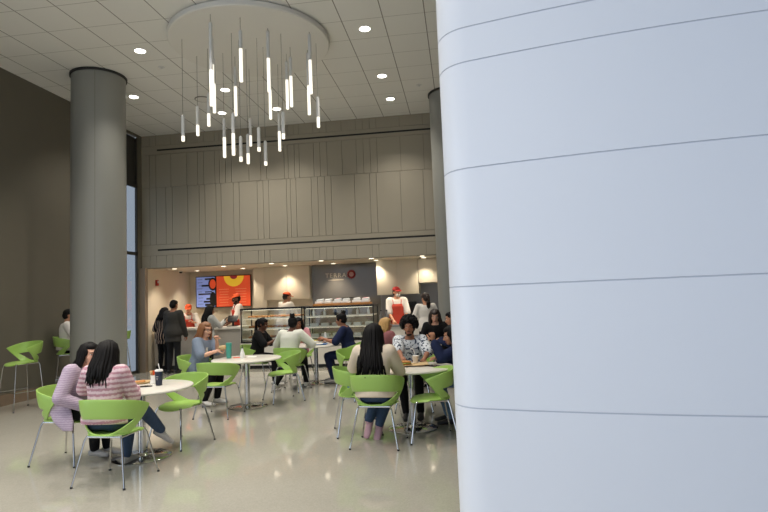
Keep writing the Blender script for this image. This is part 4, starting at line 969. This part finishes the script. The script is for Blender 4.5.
# sign on the grey wall
def letters(txt, x, z, y, size, m, name):
    cu = bpy.data.curves.new('t', 'FONT'); cu.body = txt; cu.size = size; cu.extrude = .006; cu.space_character = 1.25; cu.align_x = 'CENTER'
    ob = bpy.data.objects.new('t', cu); C.objects.link(ob); dg = bpy.context.evaluated_depsgraph_get(); dg.update()
    me = bpy.data.meshes.new_from_object(ob.evaluated_get(dg)); bpy.data.objects.remove(ob); me.materials.clear(); me.materials.append(m)
    me.transform(Matrix.Translation((x, y, z)) @ Matrix.Rotation(PI / 2, 4, 'X')); return me
sg = thing('wall_sign', 'pale TERRA letters with a dark red ring emblem on the grey wall', 'sign', (-3.25, 14.715, 2.24))
link('lettering', letters('TERRA', -.09, -.055, -.004, .165, M['signtxt'], 'lettering'), sg)
mb = MB()
mb.tube([(.34 + .088 * math.cos(a), -.014, .01 + .088 * math.sin(a)) for a in [2 * PI * k / 40 for k in range(40)]], .024, 8, close=True)
for k in range(12): a = 2 * PI * k / 12; mb.ell((.34 + .112 * math.cos(a), -.012, .01 + .112 * math.sin(a)), (.016, .012, .016), None, 8, 6)
mb.build('ring_emblem', M['signred'], sg)
mb = MB(); mb.lathe([(0, 0), (.066, 0), (.066, .006), (0, .008)], n=28); bmesh.ops.transform(mb.bm, matrix=Matrix.Translation((.34, -.002, .01)) @ Matrix.Rotation(PI / 2, 4, 'X'), verts=mb.bm.verts); mb.build('emblem_centre', mat('emblem_pink', rgb(196, 150, 140), .5), sg)
mb = MB(); mb.box((-.09, -.004, -.125), (.42, .006, .018)); mb.build('underline_strip', M['signtxt'], sg, smooth=False)
# pastry cases
def case(lab, x0, x1, y0, y1, z0, z1, shelves, name='pastry_case'):
    t = thing(name, lab, 'display case', ((x0 + x1) / 2, (y0 + y1) / 2, 0)); w, d = x1 - x0, y1 - y0
    mb = MB(); mb.box((0, 0, z0 / 2 + .04), (w - .01, d - .02, z0 - .08)); mb.build('base_cabinet', M['whitetop'], t, smooth=False)
    mb = MB(); mb.box((0, .02, .04), (w - .02, d - .08, .08)); mb.build('toe_kick', M['black'], t, smooth=False)
    mb = MB()
    for sx in (-1, 1):
        for sy in (-1, 1): mb.box((sx * (w / 2 - .018), sy * (d / 2 - .018), (z0 + z1) / 2), (.024, .024, z1 - z0))
    for sy in (-1, 1): mb.box((0, sy * (d / 2 - .018), z1 - .02), (w, .034, .04)); mb.box((0, sy * (d / 2 - .018), z0 + .015), (w, .034, .03))
    for sx in (-1, 1): mb.box((sx * (w / 2 - .018), 0, z1 - .02), (.034, d, .04))
    mb.build('case_frame', M['darkmetal'], t, smooth=False)
    for z in shelves:
        mb = MB(); mb.box((0, .02, z), (w - .08, d - .1, .014)); mb.box((0, -d / 2 + .06, z), (w - .08, .012, .03)); mb.build('shelf', M['whitetop'], t, smooth=False)
    for z in list(shelves)[1:] + [z1 - .03]:
        mb = MB(); mb.box((0, -d / 2 + .075, z - .014), (w - .1, .016, .010)); mb.build('light_strip', M['striplight'], t, smooth=False)
    mb = MB(); mb.box((0, -d / 2 + .006, (z0 + z1) / 2), (w - .07, .006, z1 - z0 - .08)); mb.build('front_glass', M['caseglass'], t, smooth=False)
    mb = MB(); mb.box((0, 0, z1 + .003), (w - .06, d - .06, .006)); mb.build('top_glass', M['caseglass'], t, smooth=False)
    for sx in (-1, 1):
        mb = MB(); mb.box((sx * (w / 2 - .006), 0, (z0 + z1) / 2), (.006, d - .07, z1 - z0 - .08)); mb.build('side_glass', M['caseglass'], t, smooth=False)
    return t
case('glass pastry case with a dark frame, left one, full of baked goods', -5.36, -3.80, 13.0, 13.72, .62, 1.45, (.70, .95, 1.2))
case('glass food case with a dark frame, right one, under the wooden board of packages', -3.77, -2.06, 13.0, 13.72, .62, 1.44, (.70, .95, 1.2))
rr = random.Random(11)
pz = {1: 'baked pastries in the left glass case', 2: 'wrapped food in the right glass case'}
proto = None
for z in (.707, .957, 1.207):
    for k in range(4):
        x = -5.10 + k * .36
        tr = thing('pastry_tray', {.707: 'pale tray of pastries on the lowest shelf of the left glass case', .957: 'pale tray of pastries on the middle shelf of the left glass case', 1.207: 'pale tray of pastries on the top shelf of the left glass case'}[z], 'tray', (x, 13.34, z), 0, 'pastry trays in the left glass case, shelf by shelf ' + str(round(z * 100)))
        tr['group'] = {.707: 'pastry trays on the lowest shelf', .957: 'pastry trays on the middle shelf', 1.207: 'pastry trays on the top shelf'}[z]
        mb = MB(); mb.box((0, 0, .008), (.32, .40, .012), bev=.003); mb.build('tray', M['tray'], tr)
        mb = MB()
        for i in range(3):
            for j in range(3): mb.ell((-.10 + .10 * i + rr.uniform(-.01, .01), -.13 + .13 * j, .035), (.042, .05, .026), None, 10, 7)
        p = mb.build('pastry_rows', M['pastry'], tr)
pb = None
for z in (.707, .957, 1.207):
    for k in range(6):
        x = -3.58 + k * .27
        lab = {.707: 'clear food package on the lowest shelf of the right glass case', .957: 'clear food package on the middle shelf of the right glass case', 1.207: 'drink bottle on the top shelf of the right glass case'}[z]
        g = {.707: 'packages on the lowest right shelf', .957: 'packages on the middle right shelf', 1.207: 'bottles on the top right shelf'}[z]
        if z < 1.2:
            b = thing('food_package', lab, 'food package', (x, 13.24 + rr.uniform(0, .1), z), rr.uniform(-.1, .1), g)
            mb = MB(); mb.box((0, 0, .04), (.19, .15, .08), bev=.012); mb.build('clamshell', M['clear'], b)
            mb = MB(); mb.box((0, -.02, .082), (.12, .07, .004)); mb.build('paper_band', M[rr.choice(['kraft', 'paper', 'tray'])], b, smooth=False)
        else:
            b = thing('drink_bottle', lab, 'bottle', (x, 13.24, z), 0, g)
            mb = MB(); mb.lathe([(0, 0), (.034, 0), (.035, .11), (.014, .15), (.014, .17), (0, .17)], n=16); mb.build('bottle', M['navycup'] if k in (2, 3) else M['clear'], b)
            mb = MB(); mb.lathe([(.016, .17), (.016, .185), (0, .185)], n=12); mb.build('cap', M['white'], b)
mb = MB(); mb.box((-2.87, 13.3, 1.475), (1.40, .36, .05), bev=.005); tag(mb.build('wooden_board', M['wood']), 'long wooden board on top of the right glass case, under the clear packages', 'board')
PKL = ['leftmost clear package', 'second clear package from the left', 'pinkish package third from the left', 'white package in the middle', 'second clear package from the right end', 'pinkish package at the right end']
for k, (x, m) in enumerate(((-3.43, 'clear'), (-3.22, 'clear'), (-2.98, 'pink_top'), (-2.78, 'paper'), (-2.52, 'clear'), (-2.30, 'pink_top'))):
    b = thing('food_package', PKL[k] + ' in the row along the wooden board', 'food package', (x, 13.28, 1.501), rr.uniform(-.15, .15), 'packages on the wooden board')
    mb = MB(); mb.box((0, 0, .03), (.20, .18, .06), bev=.014); mb.box((.01, .0, .085), (.17, .15, .05), rot=(.06, -.08, .12), bev=.014); mb.build('clamshell', M['clear'], b); mb = MB(); mb.box((.01, 0, .112), (.12, .10, .006), rot=(.06, -.08, .12), bev=.002); mb.build('filling', M[m], b)
t = thing('cake_stand', 'dark topped white stand behind the middle packages on the wooden board', 'stand', (-2.78, 13.42, 1.501))
mb = MB(); mb.lathe([(0, 0), (.06, 0), (.02, .02), (.02, .09), (.09, .11), (0, .11)], n=24); mb.build('stem', M['white'], t); mb = MB(); mb.lathe([(0, .112), (.17, .112), (.18, .13), (0, .132)], n=32); mb.build('top_plate', M['black'], t)
# right counter before the server in the red cap
t = thing('serving_counter', 'white fronted serving counter in front of the server in the red cap', 'counter', (0, 0, 0))
mb = MB(); mb.box((-1.35, 13.32, .45), (1.34, .44, .90)); mb.build('front_body', M['whitetop'], t, smooth=False); mb = MB(); mb.box((-1.35, 13.32, .92), (1.38, .50, .04), bev=.005); mb.build('worktop', M['steel'], t)
for k, x in enumerate((-1.94, -1.80)):
    b = thing('syrup_bottle', ['tall steel bottle at the left end of the serving counter', 'tall steel bottle second from the left end of the serving counter'][k], 'bottle', (x, 13.3, .941))
    mb = MB(); mb.lathe([(0, 0), (.045, 0), (.045, .22), (.018, .28), (.018, .33), (0, .33)], n=18); mb.build('bottle', M['steel'], b); mb = MB(); mb.lathe([(.02, .33), (.02, .355), (0, .36)], n=12); mb.build('cap', M['black'], b)
# ------------------------------------------------------------------ daylight and camera
w = bpy.data.worlds.new('sky'); sc.world = w; w.use_nodes = True
bg = w.node_tree.nodes['Background']; bg.inputs[0].default_value = (0.71, 0.82, 1.0, 1)
wt = w.node_tree; tcw = wt.nodes.new('ShaderNodeTexCoord'); dp = wt.nodes.new('ShaderNodeVectorMath'); dp.operation = 'DOT_PRODUCT'      # the sky is brighter on the sun's side
dp.inputs[1].default_value = (-0.96, -0.1, 0.25); wt.links.new(tcw.outputs['Generated'], dp.inputs[0])
mr = wt.nodes.new('ShaderNodeMapRange'); mr.inputs[1].default_value = 0.2; mr.inputs[2].default_value = 1.0; mr.inputs[3].default_value = 0.79; mr.inputs[4].default_value = 2.7
wt.links.new(dp.outputs['Value'], mr.inputs[0]); wt.links.new(mr.outputs[0], bg.inputs[1])
P = bpy.data.lights.new('daylight_portal', 'AREA'); P.shape = 'RECTANGLE'; P.size = XR - LX; P.size_y = H
P.cycles.is_portal = True
o = bpy.data.objects.new('daylight_portal', P); C.objects.link(o); o.location = ((LX + XR) / 2, YB, H / 2); o.rotation_euler = (PI / 2, 0, 0)
cam = bpy.data.cameras.new('camera'); co = bpy.data.objects.new('camera', cam); C.objects.link(co)
pitch, roll, yaw = (math.radians(a) for a in (4.2359, -2.2259, -7.7575))
fwd = Vector((math.sin(yaw) * math.cos(pitch), math.cos(yaw) * math.cos(pitch), math.sin(pitch)))
rt = Vector((math.cos(yaw), -math.sin(yaw), 0)); up = rt.cross(fwd)
r2 = math.cos(roll) * rt + math.sin(roll) * up; u2 = -math.sin(roll) * rt + math.cos(roll) * up
co.matrix_world = Matrix.Translation((0, 0, 1.6)) @ Matrix((r2, u2, -fwd)).transposed().to_4x4()
cam.sensor_width = 36; cam.lens = 556.58 / 768 * 36; cam.clip_start = .05; cam.clip_end = 200
sc.camera = co
sc.view_settings.view_transform = 'Standard'; sc.view_settings.look = 'None'; sc.view_settings.exposure = 0.0; sc.view_settings.gamma = 1.0
sc.view_settings.use_curve_mapping = False
sc.cycles.use_denoising = True
sc.cycles.max_bounces = 8; sc.cycles.diffuse_bounces = 5; sc.cycles.transparent_max_bounces = 12
sc.cycles.sample_clamp_indirect = 4.0
